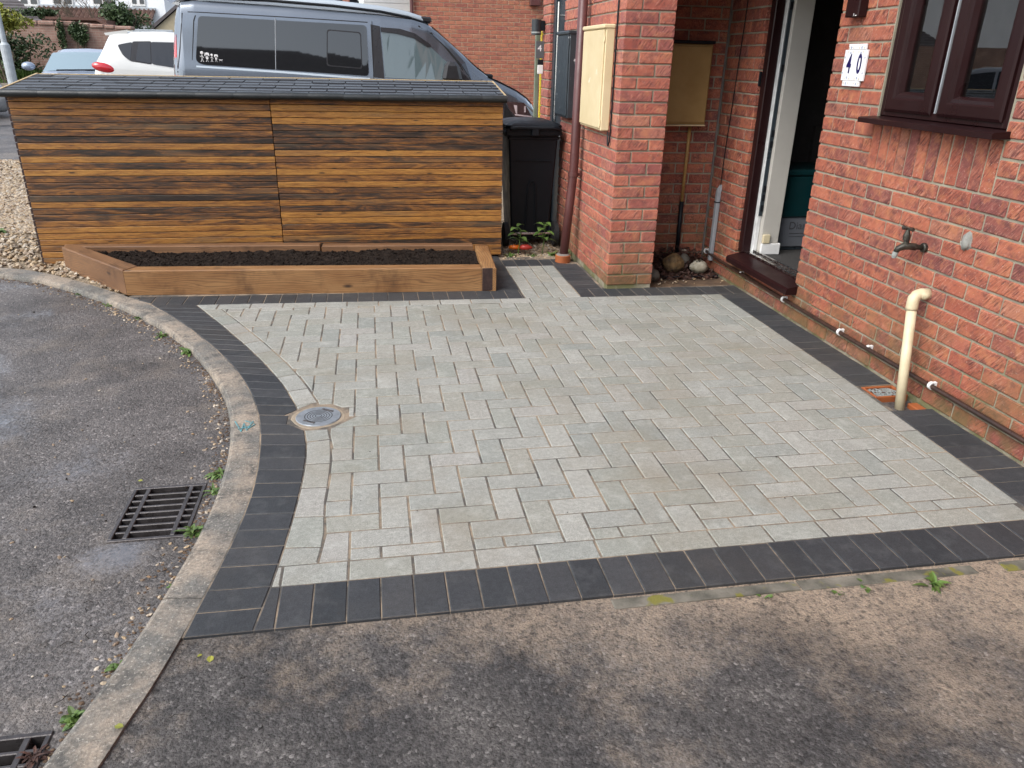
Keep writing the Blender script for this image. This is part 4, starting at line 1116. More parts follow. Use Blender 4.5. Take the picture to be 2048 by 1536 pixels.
# ================================================================== WALL FIXTURES
t = thing('house_number', (2.507, 3.94, 1.47), 'white glazed tile plaque with blue house number 40', 'house number')
for nm, ya, yb_, za, zb_ in (('tile', 3.9405, 4.038, 1.393, 1.542), ('tile', 3.841, 3.9395, 1.393, 1.542), ('border_tile', 3.862, 4.012, 1.5435, 1.570), ('border_tile', 3.868, 4.018, 1.3655, 1.3915)):
    world_part(nm, MB().cbox((2.500, ya, za), (2.512, yb_, zb_), .0015), 'tile', t)
for ch, yc in (('4', 3.984), ('0', 3.893)):
    me = text_mesh(ch, .128, .0004, .0034); me.transform(Matrix(((0, 0, -1, 2.4995), (-.62, 0, 0, yc), (0, 1.0, 0, 1.470), (0, 0, 0, 1)))); me.materials.append(M['cobalt'])
    o = obj('digit', me, 'cobalt'); o.parent = t; o.location = -t.location
def motif(yc, zc, mat, s_=.006):
    world_part('motif', MB().add([(2.4992, yc - s_, zc), (2.4992, yc, zc - s_ * 1.2), (2.4992, yc + s_, zc), (2.4992, yc, zc + s_ * 1.2), (2.4992, yc - s_ * .5, zc), (2.4992, yc, zc - s_ * .6), (2.4992, yc + s_ * .5, zc), (2.4992, yc, zc + s_ * .6)] + [(2.501, yc - s_, zc), (2.501, yc + s_, zc)], [(0, 1, 5, 4), (1, 2, 6, 5), (2, 3, 7, 6), (3, 0, 4, 7)]), mat, t)
for yc in (3.985, 3.893):
    for zc in (1.553, 1.527, 1.407, 1.378): motif(yc, zc, 'blue_glaze')
    for dy in (-.02, .02):
        for zc in (1.551, 1.532, 1.402, 1.380): motif(yc + dy, zc, 'ochre', .0045)
for yc in (4.028, 3.851):
    for zc in (1.505, 1.43): motif(yc, zc, 'blue_glaze', .005)
    for zc in (1.48, 1.455): motif(yc, zc, 'ochre', .003)
t = thing('wall_light_box', (2.5, 3.98, 1.7), 'dark brown scratched box on the wall above the house number', 'wall box')
world_part('case', MB().cbox((2.462, 3.925, 1.695), (2.5135, 4.043, 1.98), .005), 'maroon', t)
world_part('chip', MB().box((2.4612, 3.935, 1.70), (2.4625, 3.948, 1.704)).box((2.4612, 3.958, 1.70), (2.4625, 3.961, 1.712)), 'white', t)
# outside tap
t = thing('garden_tap', (2.514, 3.12, .70), 'tarnished brass outdoor tap on the brick wall', 'tap')
world_part('wall_flange', MB().tube([(2.516, 3.125, .692), (2.502, 3.125, .692), (2.498, 3.125, .692)], [.022, .022, .017], 14), 'tap', t)
world_part('body', MB().tube([(2.499, 3.125, .692), (2.475, 3.13, .694), (2.47, 3.131, .694), (2.44, 3.137, .697), (2.415, 3.142, .696), (2.392, 3.147, .684), (2.386, 3.149, .668)], [.012, .012, .017, .016, .017, .014, .012], 12), 'tap', t, smooth=True)
world_part('valve_neck', MB().tube([(2.425, 3.14, .70), (2.423, 3.142, .725), (2.422, 3.142, .727), (2.421, 3.143, .748), (2.42, 3.143, .775)], [.014, .012, .017, .016, .007], 10), 'tap', t)
world_part('handle', MB().tube([(2.42, 3.108, .779), (2.42, 3.13, .777), (2.42, 3.155, .777), (2.42, 3.178, .779)], [.009, .006, .006, .009], 8).tube([(2.392, 3.143, .778), (2.448, 3.143, .778)], .005, 8), 'tap', t)
world_part('nozzle', MB().tube([(2.386, 3.149, .669), (2.384, 3.15, .652), (2.3835, 3.15, .640)], [.013, .0125, .009], 10), 'grid', t)
m = MB()
for k in range(3): m.ico((2.516 - k * .003, 2.878 + R.uniform(-.008, .008), .775 - k * .006), (.014, .036 - k * .007, .040 - k * .008), None, 1, .22)
obj('cement_patch', m, 'patch', label='grey cement blob patching a hole in the brick wall', cat='patch', smooth=True)
# cream waste pipe
t = thing('waste_pipe', (2.43, 3.0, 0), 'cream plastic waste pipe dropping from the wall into the gully', 'pipe')
world_part('elbow', MB().tube([(2.52, 3.035, .495), (2.475, 3.035, .495), (2.474, 3.035, .495), (2.455, 3.032, .490), (2.441, 3.028, .476), (2.437, 3.023, .458), (2.437, 3.022, .437), (2.437, 3.021, .425)], [.0265, .0265, .0255, .0262, .0265, .0265, .0265, .0265], 16), 'cream_pipe', t, smooth=True)
world_part('pipe', MB().tube([(2.437, 3.020, .430), (2.415, 2.915, -.06)], .0225, 18), 'cream_pipe', t, smooth=True)
# gully
t = thing('drain_gully', (2.42, 2.98, 0), 'terracotta plastic drain gully with grey grid beside the wall', 'drain')
g = MB()
for a, b in [((2.335, 2.995, -.05), (2.347, 3.118, -.002)), ((2.497, 2.995, -.05), (2.510, 3.118, -.002)), ((2.347, 3.106, -.05), (2.497, 3.118, -.002)), ((2.347, 2.995, -.055), (2.497, 3.006, -.004))]: g.cbox(a, b, .003)
g.box((2.335, 2.84, -.12), (2.51, 3.118, -.11)).cbox((2.46, 2.84, -.09), (2.510, 2.93, -.012), .004)
g.add([(2.347, 2.994, -.05), (2.497, 2.994, -.05), (2.48, 2.93, -.10), (2.36, 2.93, -.10)], [(0, 1, 2, 3)])
world_part('hopper', g, 'terracotta', t)
g = MB()
for r_ in (.018, .036, .052, .068): g.ring((2.422, 3.056, -.014), (0, 0, 1), r_ - .002, r_ + .002, .004, 28)
for k in range(8):
    a = k * math.pi / 4 + .2; g.cbox((.012, -.0022, -.015), (.075, .0022, -.0095), .0005, Matrix.Translation((2.422, 3.056, 0)) @ Matrix.Rotation(a, 4, 'Z'))
g.v = [(min(max(v[0], 2.348), 2.496), min(max(v[1], 3.007), 3.105), v[2]) for v in g.v]
world_part('grid', g, 'grid', t)
world_part('trap', MB().box((2.348, 3.007, -.075), (2.496, 3.105, -.07)), 'pit', t)
# brown pipe along the foot of the wall
t = thing('wall_foot_pipe', (2.49, 3.5, .11), 'thin dark brown pipe clipped along the foot of the brick wall', 'pipe')
world_part('pipe', MB().tube([(2.493, 5.46, .135), (2.493, 5.2, .122), (2.493, 4.3, .112), (2.492, 3.5, .109), (2.493, 2.6, .108), (2.493, 1.6, .108), (2.493, -1., .108)], .0118, 12), 'brown_pipe', t, smooth=True)
world_part('joint', MB().tube([(2.493, 4.78, .118), (2.493, 4.74, .117)], .0145, 12), 'brown_pipe', t)
for yc, s_ in ((5.44, 1.), (4.83, .7), (4.225, 1.), (3.60, 1.), (3.335, .5), (2.845, 1.), (2.2, 1.)):
    zc = .135 - (5.46 - yc) * .045 if yc > 5 else .112
    m = MB(); n = 14; a0 = math.radians(40); a1 = math.radians(320 if s_ == 1. else 130)
    def cl(u, v, yc=yc, zc=zc, a0=a0, a1=a1):
        a = a0 + (a1 - a0) * u; r_ = (.0125, .0185, .0185, .0125, .0125)[round(v * 4)]; yy = (-.008, -.008, .008, .008, -.008)[round(v * 4)]
        return (2.493 + r_ * math.cos(a), yc + yy, zc + r_ * math.sin(a))
    m.grid(cl, n, 4); m.box((2.503, yc - .007, zc - .009), (2.5135, yc + .007, zc + .018)); world_part('clip', m, 'white', t)
# meter boxes
def meter(name, X, ya, yb_, za, zb_, d, mat, label):
    t = thing(name, (X, (ya + yb_) / 2, za), label, 'meter box')
    world_part('case', MB().cbox((X - d, ya, za), (X - .001, yb_, zb_), .006).cbox((X - d - .016, ya - .006, zb_ - .012), (X - .001, yb_ + .006, zb_ + .014), .006), mat, t)
    world_part('door', MB().cbox((X - d - .010, ya + .012, za + .016), (X - d - .0005, yb_ - .010, zb_ - .018), .003), mat, t)
    for zz in (zb_ - .07, za + .05): world_part('hinge', MB().cbox((X - d - .008, ya + .002, zz - .02), (X - d - .001, ya + .011, zz + .02), .002), mat, t)
    return t
meter('meter_box', PX0, 5.122, 5.648, 1.035, 1.665, .062, 'cream', 'cream meter box on the side of the brick porch pillar')
meter('meter_box', PX0, 6.095, 6.488, 1.045, 1.655, .055, 'navy_scuffed', 'dark blue-grey scuffed meter box behind the downpipe')
t = thing('meter_box', (2.2, 5.5, 1.05), 'mustard yellow meter box hanging on the porch back wall', 'meter box')
world_part('case', MB().cbox((1.93, 5.455, 1.055), (2.372, 5.549, 1.585), .006), 'mustard', t)
world_part('door', MB().cbox((1.94, 5.445, 1.07), (2.362, 5.4545, 1.57), .003), 'mustard', t)
world_part('hood', MB().cbox((1.925, 5.438, 1.586), (2.378, 5.549, 1.606), .003), 'black_plastic', t)
world_part('lower_trim', MB().cbox((1.93, 5.445, 1.045), (2.372, 5.549, 1.0545), .002), 'cream', t)
t = thing('gas_pipe', (2.28, 5.5, 0), 'yellow service pipe with black lower sleeve below the mustard meter box', 'pipe')
world_part('pipe', MB().tube([(2.285, 5.515, 1.05), (2.283, 5.515, .46)], .0125, 12), 'wood_handle', t, smooth=True)
world_part('sleeve', MB().tube([(2.283, 5.515, .50), (2.286, 5.515, .05)], .0165, 12), 'black_plastic', t, smooth=True)
t = thing('cable_trunking', (2.5, 5.36, .1), 'grey plastic cable trunking standing in the porch corner', 'trunking')
world_part('cover', MB().cbox((2.484, 5.342, .08), (2.5125, 5.382, .60), .004).add([(2.486, 5.342, .60), (2.5125, 5.342, .60), (2.5125, 5.382, .60), (2.486, 5.382, .60), (2.509, 5.346, .645), (2.5125, 5.346, .645), (2.5125, 5.376, .645), (2.509, 5.376, .645)], [(0, 1, 5, 4), (1, 2, 6, 5), (2, 3, 7, 6), (3, 0, 4, 7), (4, 5, 6, 7)]), 'grey_pvc', t)
world_part('band', MB().cbox((2.481, 5.340, .515), (2.5135, 5.384, .523), .001), 'black_plastic', t)
obj('porch_wire', MB().tube([(2.509, 5.365, .62), (2.509, 5.36, .9), (2.509, 5.33, 1.3), (2.509, 5.30, 1.8), (2.509, 5.29, 2.2)], .0035, 6), 'black_plastic', label='thin black wire running up the porch side wall', cat='wire')
obj('hanging_cable', MB().tube([(1.551, 5.075, 2.2), (1.549, 5.072, 1.7), (1.5495, 5.070, 1.3), (1.548, 5.066, 1.02), (1.546, 5.068, .97), (1.544, 5.085, .945), (1.545, 5.105, .955), (1.546, 5.11, 1.03)], .0055, 8), 'black_plastic', label='black cable looping below the cream meter box', cat='cable', smooth=True)
# downpipe
t = thing('downpipe', (1.47, 5.75, 0), 'brown plastic rainwater downpipe in a terracotta collar', 'downpipe')
world_part('pipe', MB().tube([(1.440, 5.745, .03), (1.472, 5.748, .45), (1.488, 5.75, .66), (1.492, 5.75, .75), (1.502, 5.75, 2.3)], .034, 20), 'downpipe', t, smooth=True)
world_part('bracket', MB().ring((1.4875, 5.75, .655), (.05, 0, 1), .0345, .040, .028, 24).cbox((1.525, 5.742, .66), (1.556, 5.758, .68), .002), 'downpipe', t)
world_part('collar', MB().tube([(1.437, 5.745, -.01), (1.437, 5.745, .052), (1.437, 5.745, .055)], [.060, .060, .055], 24), 'terracotta', t)
world_part('collar_mortar', MB().tube([(1.437, 5.745, .054), (1.437, 5.745, .066)], [.055, .040], 18), 'sealant', t)
# neighbour's door in the side wall
HP_('side_door_frame', MB().cbox((1.585, 6.53, .06), (1.66, 6.60, 2.2), .005).cbox((1.585, 6.98, .06), (1.66, 7.06, 2.2), .005).cbox((1.585, 6.60, 2.1), (1.66, 6.98, 2.2), .005), 'navy')
dr = HP_('side_door', MB().cbox((1.615, 6.601, .08), (1.655, 6.979, 2.099), .004), 'navy')
HP_('bar_handle', MB().tube([(1.560, 6.755, .62), (1.560, 6.755, 1.90)], .011, 12).tube([(1.56, 6.755, .85), (1.618, 6.755, .85)], .008, 8).tube([(1.56, 6.755, 1.80), (1.618, 6.755, 1.80)], .008, 8), 'chrome', dr)
HP_('side_step', MB().cbox((1.5, 6.54, -.02), (1.66, 7.05, .06), .006), 'navy')
# up-down lamp, plaque, bell, strips on the jamb
lp = at(1071, 58, 7.32)
t = thing('wall_lamp', (1.5, 7.3, 1.66), 'dark grey cylindrical wall lamp on the brick jamb', 'lamp')
world_part('shade', MB().tube([(lp.x, 7.28, 1.665), (lp.x, 7.28, 1.79)], .043, 24), 'grey_lamp', t, smooth=False)
world_part('rim', MB().ring((lp.x, 7.28, 1.678), (0, 0, 1), .0432, .0445, .012, 24), 'grid', t)
world_part('bracket', MB().cbox((lp.x + .03, 7.25, 1.70), (1.556, 7.31, 1.78), .004), 'black_plastic', t)
t = thing('door_plaque', (1.55, 7.30, 1.5), 'slate plaque with white numeral beside the dark door', 'plaque')
world_part('plate', MB().cbox((1.480, 7.262, 1.475), (1.556, 7.270, 1.615), .002), 'slate_plate', t)
me = text_mesh('4', .075, .0005, .0005); me.transform(Matrix(((1, 0, 0, 1.515), (0, 0, -1, 7.2612), (0, 1, 0, 1.555), (0, 0, 0, 1)))); me.materials.append(M['decal'])
o = obj('numeral', me, 'decal'); o.parent = t; o.location = -t.location
t = thing('door_bell', (1.55, 7.30, 1.32), 'small black and white door bell below the plaque', 'doorbell')
world_part('camera_part', MB().cbox((1.50, 7.255, 1.42), (1.55, 7.27, 1.465), .003), 'black_plastic', t)
world_part('button_part', MB().cbox((1.50, 7.255, 1.345), (1.55, 7.27, 1.419), .003), 'white', t)
yp = at(1082, 150, 7.42); gp_ = at(1074, 150, 7.5)
obj('yellow_strip', MB().cbox((yp.x - .012, 7.41, .2), (yp.x + .012, 7.43, 1.70), .003), 'yellow', label='thin yellow vertical strip beside the dark door jamb', cat='strip')
obj('green_post', MB().cbox((gp_.x - .022, 7.49, 0), (gp_.x + .016, 7.53, 1.72), .004), 'mossgreen', label='weathered greenish post left of the yellow strip', cat='post')

# ================================================================== PORCH CORNER
structure('porch_floor', MB().add([(1.885, 4.955, -.012), (2.512, 4.94, -.012), (2.512, 5.549, .0), (1.885, 5.549, .0)], [(0, 1, 2, 3)]), 'dirt')
def boulder(name, c, sc, rotz, mat, label, seed):
    rr = random.Random(seed); m = MB().ico((0, 0, 0), (1, 1, 1), None, 2, 0)
    vs = []
    for v in m.v:
        p = Vector(v); d = 1 + .16 * mnoise.noise(p * 1.4 + Vector((seed, 0, 0))) + .05 * mnoise.noise(p * 4 + Vector((seed, 3, 0)))
        vs.append((p.x * sc[0] * d, p.y * sc[1] * d, p.z * sc[2] * d))
    m.v = vs; o = obj(name, m, mat, label=label, cat='stone', smooth=True, group='stones in the porch corner'); o.location = c; o.rotation_euler = (rr.uniform(-.2, .2), rr.uniform(-.2, .2), rotz)
boulder('boulder', (2.195, 5.335, .066), (.088, .072, .078), .4, 'stone_a', 'largest rough brown boulder in the porch corner', 3)
boulder('boulder', (2.372, 5.272, .056), (.068, .055, .050), .2, 'stone_b', 'smooth pale boulder with dark spots in the porch corner', 8)
boulder('boulder', (1.965, 5.14, .038), (.052, .05, .045), 0, 'stone_c', 'small grey stone next to the foot of the brick pillar', 12)
boulder('boulder', (2.31, 5.42, .06), (.07, .05, .06), .9, 'stone_c', 'grey stone behind the pale spotted boulder', 15)
boulder('boulder', (1.965, 5.27, .045), (.06, .05, .055), .5, 'stone_c', 'dark stone behind the small grey stone by the pillar', 21)
t = thing('plastic_tray', (2.32, 5.3, 0), 'flat black plastic tray under the boulders', 'tray')
world_part('base', MB().box((2.06, 5.17, -.006), (2.488, 5.46, .004)), 'black_plastic', t)
world_part('rim', MB().cbox((2.06, 5.165, -.006), (2.488, 5.175, .016), .003).cbox((2.06, 5.455, -.006), (2.488, 5.465, .016), .003).cbox((2.055, 5.176, -.006), (2.065, 5.454, .016), .003).cbox((2.483, 5.176, -.006), (2.493, 5.454, .016), .003), 'black_plastic', t)
m = MB()
def flat_leaf(m, c, s_, tilt=.7, asp=.5):
    rot = Euler((R.uniform(-tilt, tilt), R.uniform(-tilt, tilt), R.uniform(0, 6.28))).to_matrix(); c = Vector(c)
    pts = [(-1, 0, 0), (-.3, -asp, .15), (.5, -asp * .8, .1), (1, 0, -.1), (.5, asp * .8, .1), (-.3, asp, .15), (0, 0, 0)]
    vs = [c + rot @ (Vector(p) * s_) for p in pts]; m.add(vs, [(0, 1, 6), (1, 2, 6), (2, 3, 6), (3, 4, 6), (4, 5, 6), (5, 0, 6)])
for i in range(1100):
    x = R.uniform(1.90, 2.49); y = R.uniform(5.15, 5.53); h = .17 * sstep((y - 5.22) / .3) * (1 - .5 * abs(x - 2.25) / .35)
    flat_leaf(m, (x, y, .004 + R.random() * h), R.uniform(.012, .032), 1.0)
for i in range(70):
    x = R.uniform(1.92, 2.48); y = R.uniform(5.35, 5.53); p = Vector((x, y, R.uniform(.02, .16))); d = Vector((R.uniform(-1, 1), R.uniform(-.5, .5), R.uniform(-.2, .6))) * .09
    m.tube([p, p + d * .6, p + d + Vector((0, 0, -.01))], .0015, 4)
obj('leaf_litter', m, 'leaf_dead', label='drift of dead brown leaves and twigs piled in the porch corner', cat='leaf litter', kind='stuff')
m = MB()
for i in range(60):
    pebble(m, R.uniform(1.95, 2.48), R.uniform(5.02, 5.3), .0, R.uniform(.004, .009))
pebble(m, 2.30, 5.40, .15, .016)
obj('porch_pebbles', m, 'gravel', label='few pale pebbles scattered in front of the porch boulders', cat='pebbles', kind='stuff')

# ================================================================== WHEELIE BIN
t = thing('wheelie_bin', (1.285, 6.56, 0), 'black wheelie bin between the bin store and the brick wall', 'bin')
def ringpts(x0, x1, y0, y1, z, c): return [(x0 + c, y0, z), (x1 - c, y0, z), (x1, y0 + c, z), (x1, y1 - c, z), (x1 - c, y1, z), (x0 + c, y1, z), (x0, y1 - c, z), (x0, y0 + c, z)]
def loftz(rings):
    m = MB(); n = len(rings[0])
    for r_ in rings: m.v += r_
    for i in range(len(rings) - 1):
        for k in range(n): k2 = (k + 1) % n; m.f.append((i * n + k, i * n + k2, (i + 1) * n + k2, (i + 1) * n + k))
    m.f.append(tuple(reversed(range(n)))); m.f.append(tuple((len(rings) - 1) * n + k for k in range(n))); return m
bx, by = 1.288, 6.30
def br_(z, grow=0.):
    f = z / .93; return ringpts(bx - .158 - .047 * f - grow, bx + .158 + .047 * f + grow, by + .055 * (1 - f) - grow, by + .40 + .09 * f + grow, z, .012)
world_part('body', loftz([br_(.05), br_(.30), br_(.60), br_(.80), br_(.865), br_(.87, .010), br_(.885, .012), br_(.89, .004), br_(.925, .004), br_(.928, .022), br_(.955, .022)]), 'black_plastic', t)
world_part('rim', loftz([br_(.90, .012), br_(.903, .03), br_(.93, .03), br_(.932, .012)]), 'black_plastic', t)
m = MB()
for xx in (-.105, .0, .105):
    m.add([(bx + xx - .035, by + .040, .12), (bx + xx + .035, by + .040, .12), (bx + xx + .022, by + .012, .52), (bx + xx - .022, by + .012, .52), (bx + xx - .025, by + .048, .12), (bx + xx + .025, by + .048, .12)], [(0, 1, 2, 3)])
m2 = MB().tube([(bx - .045, by + .042, .13), (bx - .03, by + .018, .50), (bx - .012, by + .014, .54), (bx + .012, by + .014, .54), (bx + .03, by + .018, .50), (bx + .045, by + .042, .13)], .007, 6).tube([(bx - .15, by + .009, .70), (bx, by + .006, .705), (bx + .15, by + .009, .70)], .004, 6)
world_part('moulded_rib', m2, 'black_plastic', t)
def lidr(z, g): return ringpts(bx - .222 - g, bx + .222 + g, by - .030 - g, by + .53 + g, z, .035)
world_part('lid', loftz([lidr(.957, 0), lidr(.962, .008), lidr(.978, .006), lidr(.992, -.02), lidr(1.006, -.07), lidr(1.012, -.11)]), 'black_plastic', t)
world_part('handle', MB().tube([(bx - .19, by + .0, .945), (bx - .19, by - .055, .958), (bx - .15, by - .062, .962), (bx + .15, by - .062, .962), (bx + .19, by - .055, .958), (bx + .19, by, .945)], .0135, 10).cbox((bx - .03, by - .072, .90), (bx + .03, by - .035, .972), .006).cbox((bx - .228, by - .02, .90), (bx - .20, by + .09, .95), .004).cbox((bx + .20, by - .02, .90), (bx + .228, by + .09, .95), .004), 'black_plastic', t, smooth=False)
world_part('axle', MB().tube([(bx - .215, by + .03, .10), (bx + .215, by + .03, .10)], .011, 10), 'chrome', t)
for sx in (-1, 1):
    xx = bx + sx * .212
    wo = world_part('wheel', MB().tube([(xx - .022, by + .03, .10), (xx - .019, by + .03, .10), (xx + .019, by + .03, .10), (xx + .022, by + .03, .10)], [.088, .10, .10, .088], 28), 'rubber', t)
# coloured toys/bits by the bin
t = thing('plastic_trowel', (1.13, 6.02, 0), 'small orange and red plastic toy lying by the wheelie bin', 'toy')
world_part('orange_end', MB().tube([(1.06, 6.07, .048), (1.10, 6.06, .05), (1.15, 6.05, .05)], [.012, .020, .018], 10), 'orange_plastic', t, smooth=True)
world_part('red_end', MB().tube([(1.15, 6.05, .05), (1.17, 6.04, .052), (1.21, 6.03, .055), (1.245, 6.02, .05)], [.014, .022, .023, .008], 12), 'red_plastic', t, smooth=True)

# ================================================================== WEEDS
def leafy(m, p, d, L, w_, curl=.4, fold=.12):
    d = Vector(d).normalized(); side = d.cross(Vector((0, 0, 1)));  side = side.normalized() if side.length > .01 else Vector((1, 0, 0)); up = side.cross(d)
    prof = [(0, .12), (.3, .85), (.55, 1.), (.8, .6), (1, .02)]
    vs = []
    for t_, ww in prof:
        c = Vector(p) + d * L * t_ - Vector((0, 0, 1)) * (curl * L * t_ * t_)
        vs += [c - side * w_ * ww + up * fold * w_ * ww, c, c + side * w_ * ww + up * fold * w_ * ww]
    fs = []
    for i in range(len(prof) - 1):
        for k in range(2): a = i * 3 + k; fs.append((a, a + 1, a + 4, a + 3))
    m.add(vs, fs)
def tuft(c, n, L, w_, label, grassy=False, name='weed', mat='leaf', group='weeds rooted along the kerb'):
    m = MB()
    for i in range(n):
        a = R.uniform(0, 6.28); e = R.uniform(.25, 1.1); d = (math.cos(a) * math.cos(e), math.sin(a) * math.cos(e), math.sin(e))
        leafy(m, (R.uniform(-.012, .012), R.uniform(-.012, .012), 0), d, L * R.uniform(.5, 1.15), w_ * R.uniform(.6, 1.2), R.uniform(.3, .9), .25)
    o = obj(name, m, mat, label=label, cat='weed', group=group); o.location = c; return o
for px, py, n, L, w_, lab in [(377, 706, 16, .075, .012, 'leafy green weed at the kerb left of the curved charcoal blocks'), (280, 636, 10, .04, .009, 'tiny green weed in the gutter nearest the planter'), (216, 611, 9, .035, .010, 'small weed in the gutter below the planter corner'), (166, 588, 8, .03, .008, 'smallest weed at the far left of the gutter'),
                              (325, 672, 22, .05, .006, 'patch of yellow-green weeds with pebbles on the road side of the kerb'), (437, 948, 18, .06, .007, 'grassy weed behind the far end of the drain grating'), (428, 985, 16, .075, .005, 'wiry grass tuft hanging over the drain grating'), (385, 1066, 22, .065, .008, 'bright green weed at the near corner of the drain grating'),
                              (235, 1335, 14, .032, .007, 'small bright weed against the lower kerb'), (150, 1440, 40, .05, .009, 'spreading weed clump above the corner drain grating'), (70, 1516, 40, .05, .004, 'dry rooty tuft at the corner drain grating'), (345, 1172, 8, .02, .005, 'sprig of weed low on the straight kerb')]:
    p = at_ground(px, py, -.034); q = nearest(kout_r, Vector((p.x, p.y)))
    v = Vector((p.x, p.y)) - q
    if p.x > q.x: p = Vector((q.x - .01, q.y, -.034))
    tuft((p.x, p.y, -.034), n, L, w_, lab, mat='leaf' if 'dry' not in lab else 'leaf_dead')
for px, py, n, L, w_, lab in [(1862, 1172, 14, .075, .010, 'largest green dandelion rosette on the sandy drive'), (1515, 1180, 10, .05, .006, 'grassy weed against the concrete edging'), (1718, 1165, 10, .04, .008, 'small weed in the gap of the concrete edging'), (1680, 1190, 8, .03, .008, 'yellowish weed seedling on the sandy drive')]:
    p = at_ground(px, py, -.016); tuft((p.x, min(p.y, 1.69), -.016), n, L, w_, lab, group='weeds on the sandy drive')
tuft((-3.0, 6.75, .09), 16, .09, .018, 'pale green weed growing in the gravel', group='weeds in the gravel')
tuft((-1.62, 5.88, .13), 6, .07, .010, 'two-leaved green shoot at the back of the planter', group='weeds in the planter')
for (x, y, n, L, w_, lab) in [(1.06, 5.98, 26, .08, .010, 'low bushy weed at the right end of the bin store'), (1.40, 5.97, 26, .09, .013, 'broad leaved weed beside the terracotta collar'), (1.50, 5.95, 18, .12, .014, 'upright weed between the downpipe and the wall'), (1.24, 5.99, 20, .06, .008, 'small weed in the gravel before the wheelie bin')]:
    tuft((x, y, -.01), n, L, w_, lab, group='weeds by the wheelie bin')
def sapling(c, h, n, lab):
    t = thing('seedling_plant', c, lab, 'plant', 'seedlings before the wheelie bin')
    pts = [Vector((0, 0, 0)), Vector((.012, .0, h * .4)), Vector((R.uniform(-.03, .03), 0, h * .8)), Vector((R.uniform(-.02, .04), 0, h))]
    obj('stem', MB().tube(pts, [.004, .0035, .003, .002], 6), 'leaf', t)
    for k in range(n):
        f = .35 + .65 * k / n; a = k * 2.4 + R.uniform(-.4, .4); p = pts[1].lerp(pts[3], (f - .35) / .65)
        m = MB(); leafy(m, p, (math.cos(a), math.sin(a), .5), R.uniform(.08, .13), R.uniform(.022, .034), .5, .3); obj('leaf', m, 'leaf', t)
sapling((1.13, 6.03, 0), .24, 9, 'left of two tall leafy seedlings before the black bin')
sapling((1.33, 6.02, 0), .26, 11, 'right of two tall leafy seedlings before the black bin')
# fallen leaves
for px, py, s_, lab in [(421, 1320, .012, 'largest yellow leaf on the tarmac corner beside the kerb'), (243, 1474, .011, 'yellow leaf on the kerb joint near the bottom edge'), (400, 1313, .007, 'small yellow leaf left of the largest leaf'), (281, 963, .009, 'pale yellow leaf just behind the drain grating')]:
    p = at_ground(px, py, -.012 if px > 260 and py > 1000 else -.03); m = MB(); flat_leaf(m, (0, 0, 0), s_, .15, .75); o = obj('fallen_leaf', m, 'leaf_yellow', label=lab, cat='leaf', group='fallen leaves'); o.location = (p.x, p.y, .004 if py > 1400 else p.z + .004)
m = MB()
for i in range(70):
    px, py = R.choice([(R.uniform(600, 2040), R.uniform(1200, 1500)), (R.uniform(10, 400), R.uniform(600, 1300)), (R.uniform(700, 1900), R.uniform(620, 1050))])
    z = 0.001 if 540 < px and py < 1080 else (-.015 if px > 420 else -.034); p = at_ground(px, py, z); s_ = R.uniform(.0015, .0055) * (.6 if z > 0 else 1); m.ico((p.x, p.y, z + s_ * .4), (s_ * R.uniform(.8, 1.6), s_, s_ * .7), None, 0, .3)
for i in range(46):
    px, py = R.choice([(R.uniform(10, 380), R.uniform(640, 1450)), (R.uniform(330, 1900), R.uniform(1280, 1500))]); z = -.034 if px < 330 and py < 1300 else -.014; p = at_ground(px, py, z)
    a = R.uniform(0, 6.28); L = R.uniform(.01, .035); m.tube([(p.x, p.y, z + .002), (p.x + math.cos(a) * L * .5, p.y + math.sin(a) * L * .5, z + .005), (p.x + math.cos(a + .5) * L, p.y + math.sin(a + .5) * L, z + .002)], .0009, 4)
obj('debris', m, 'soil', label='dark crumbs, twigs and bits of soil scattered on the tarmac and paving', cat='debris', kind='stuff')

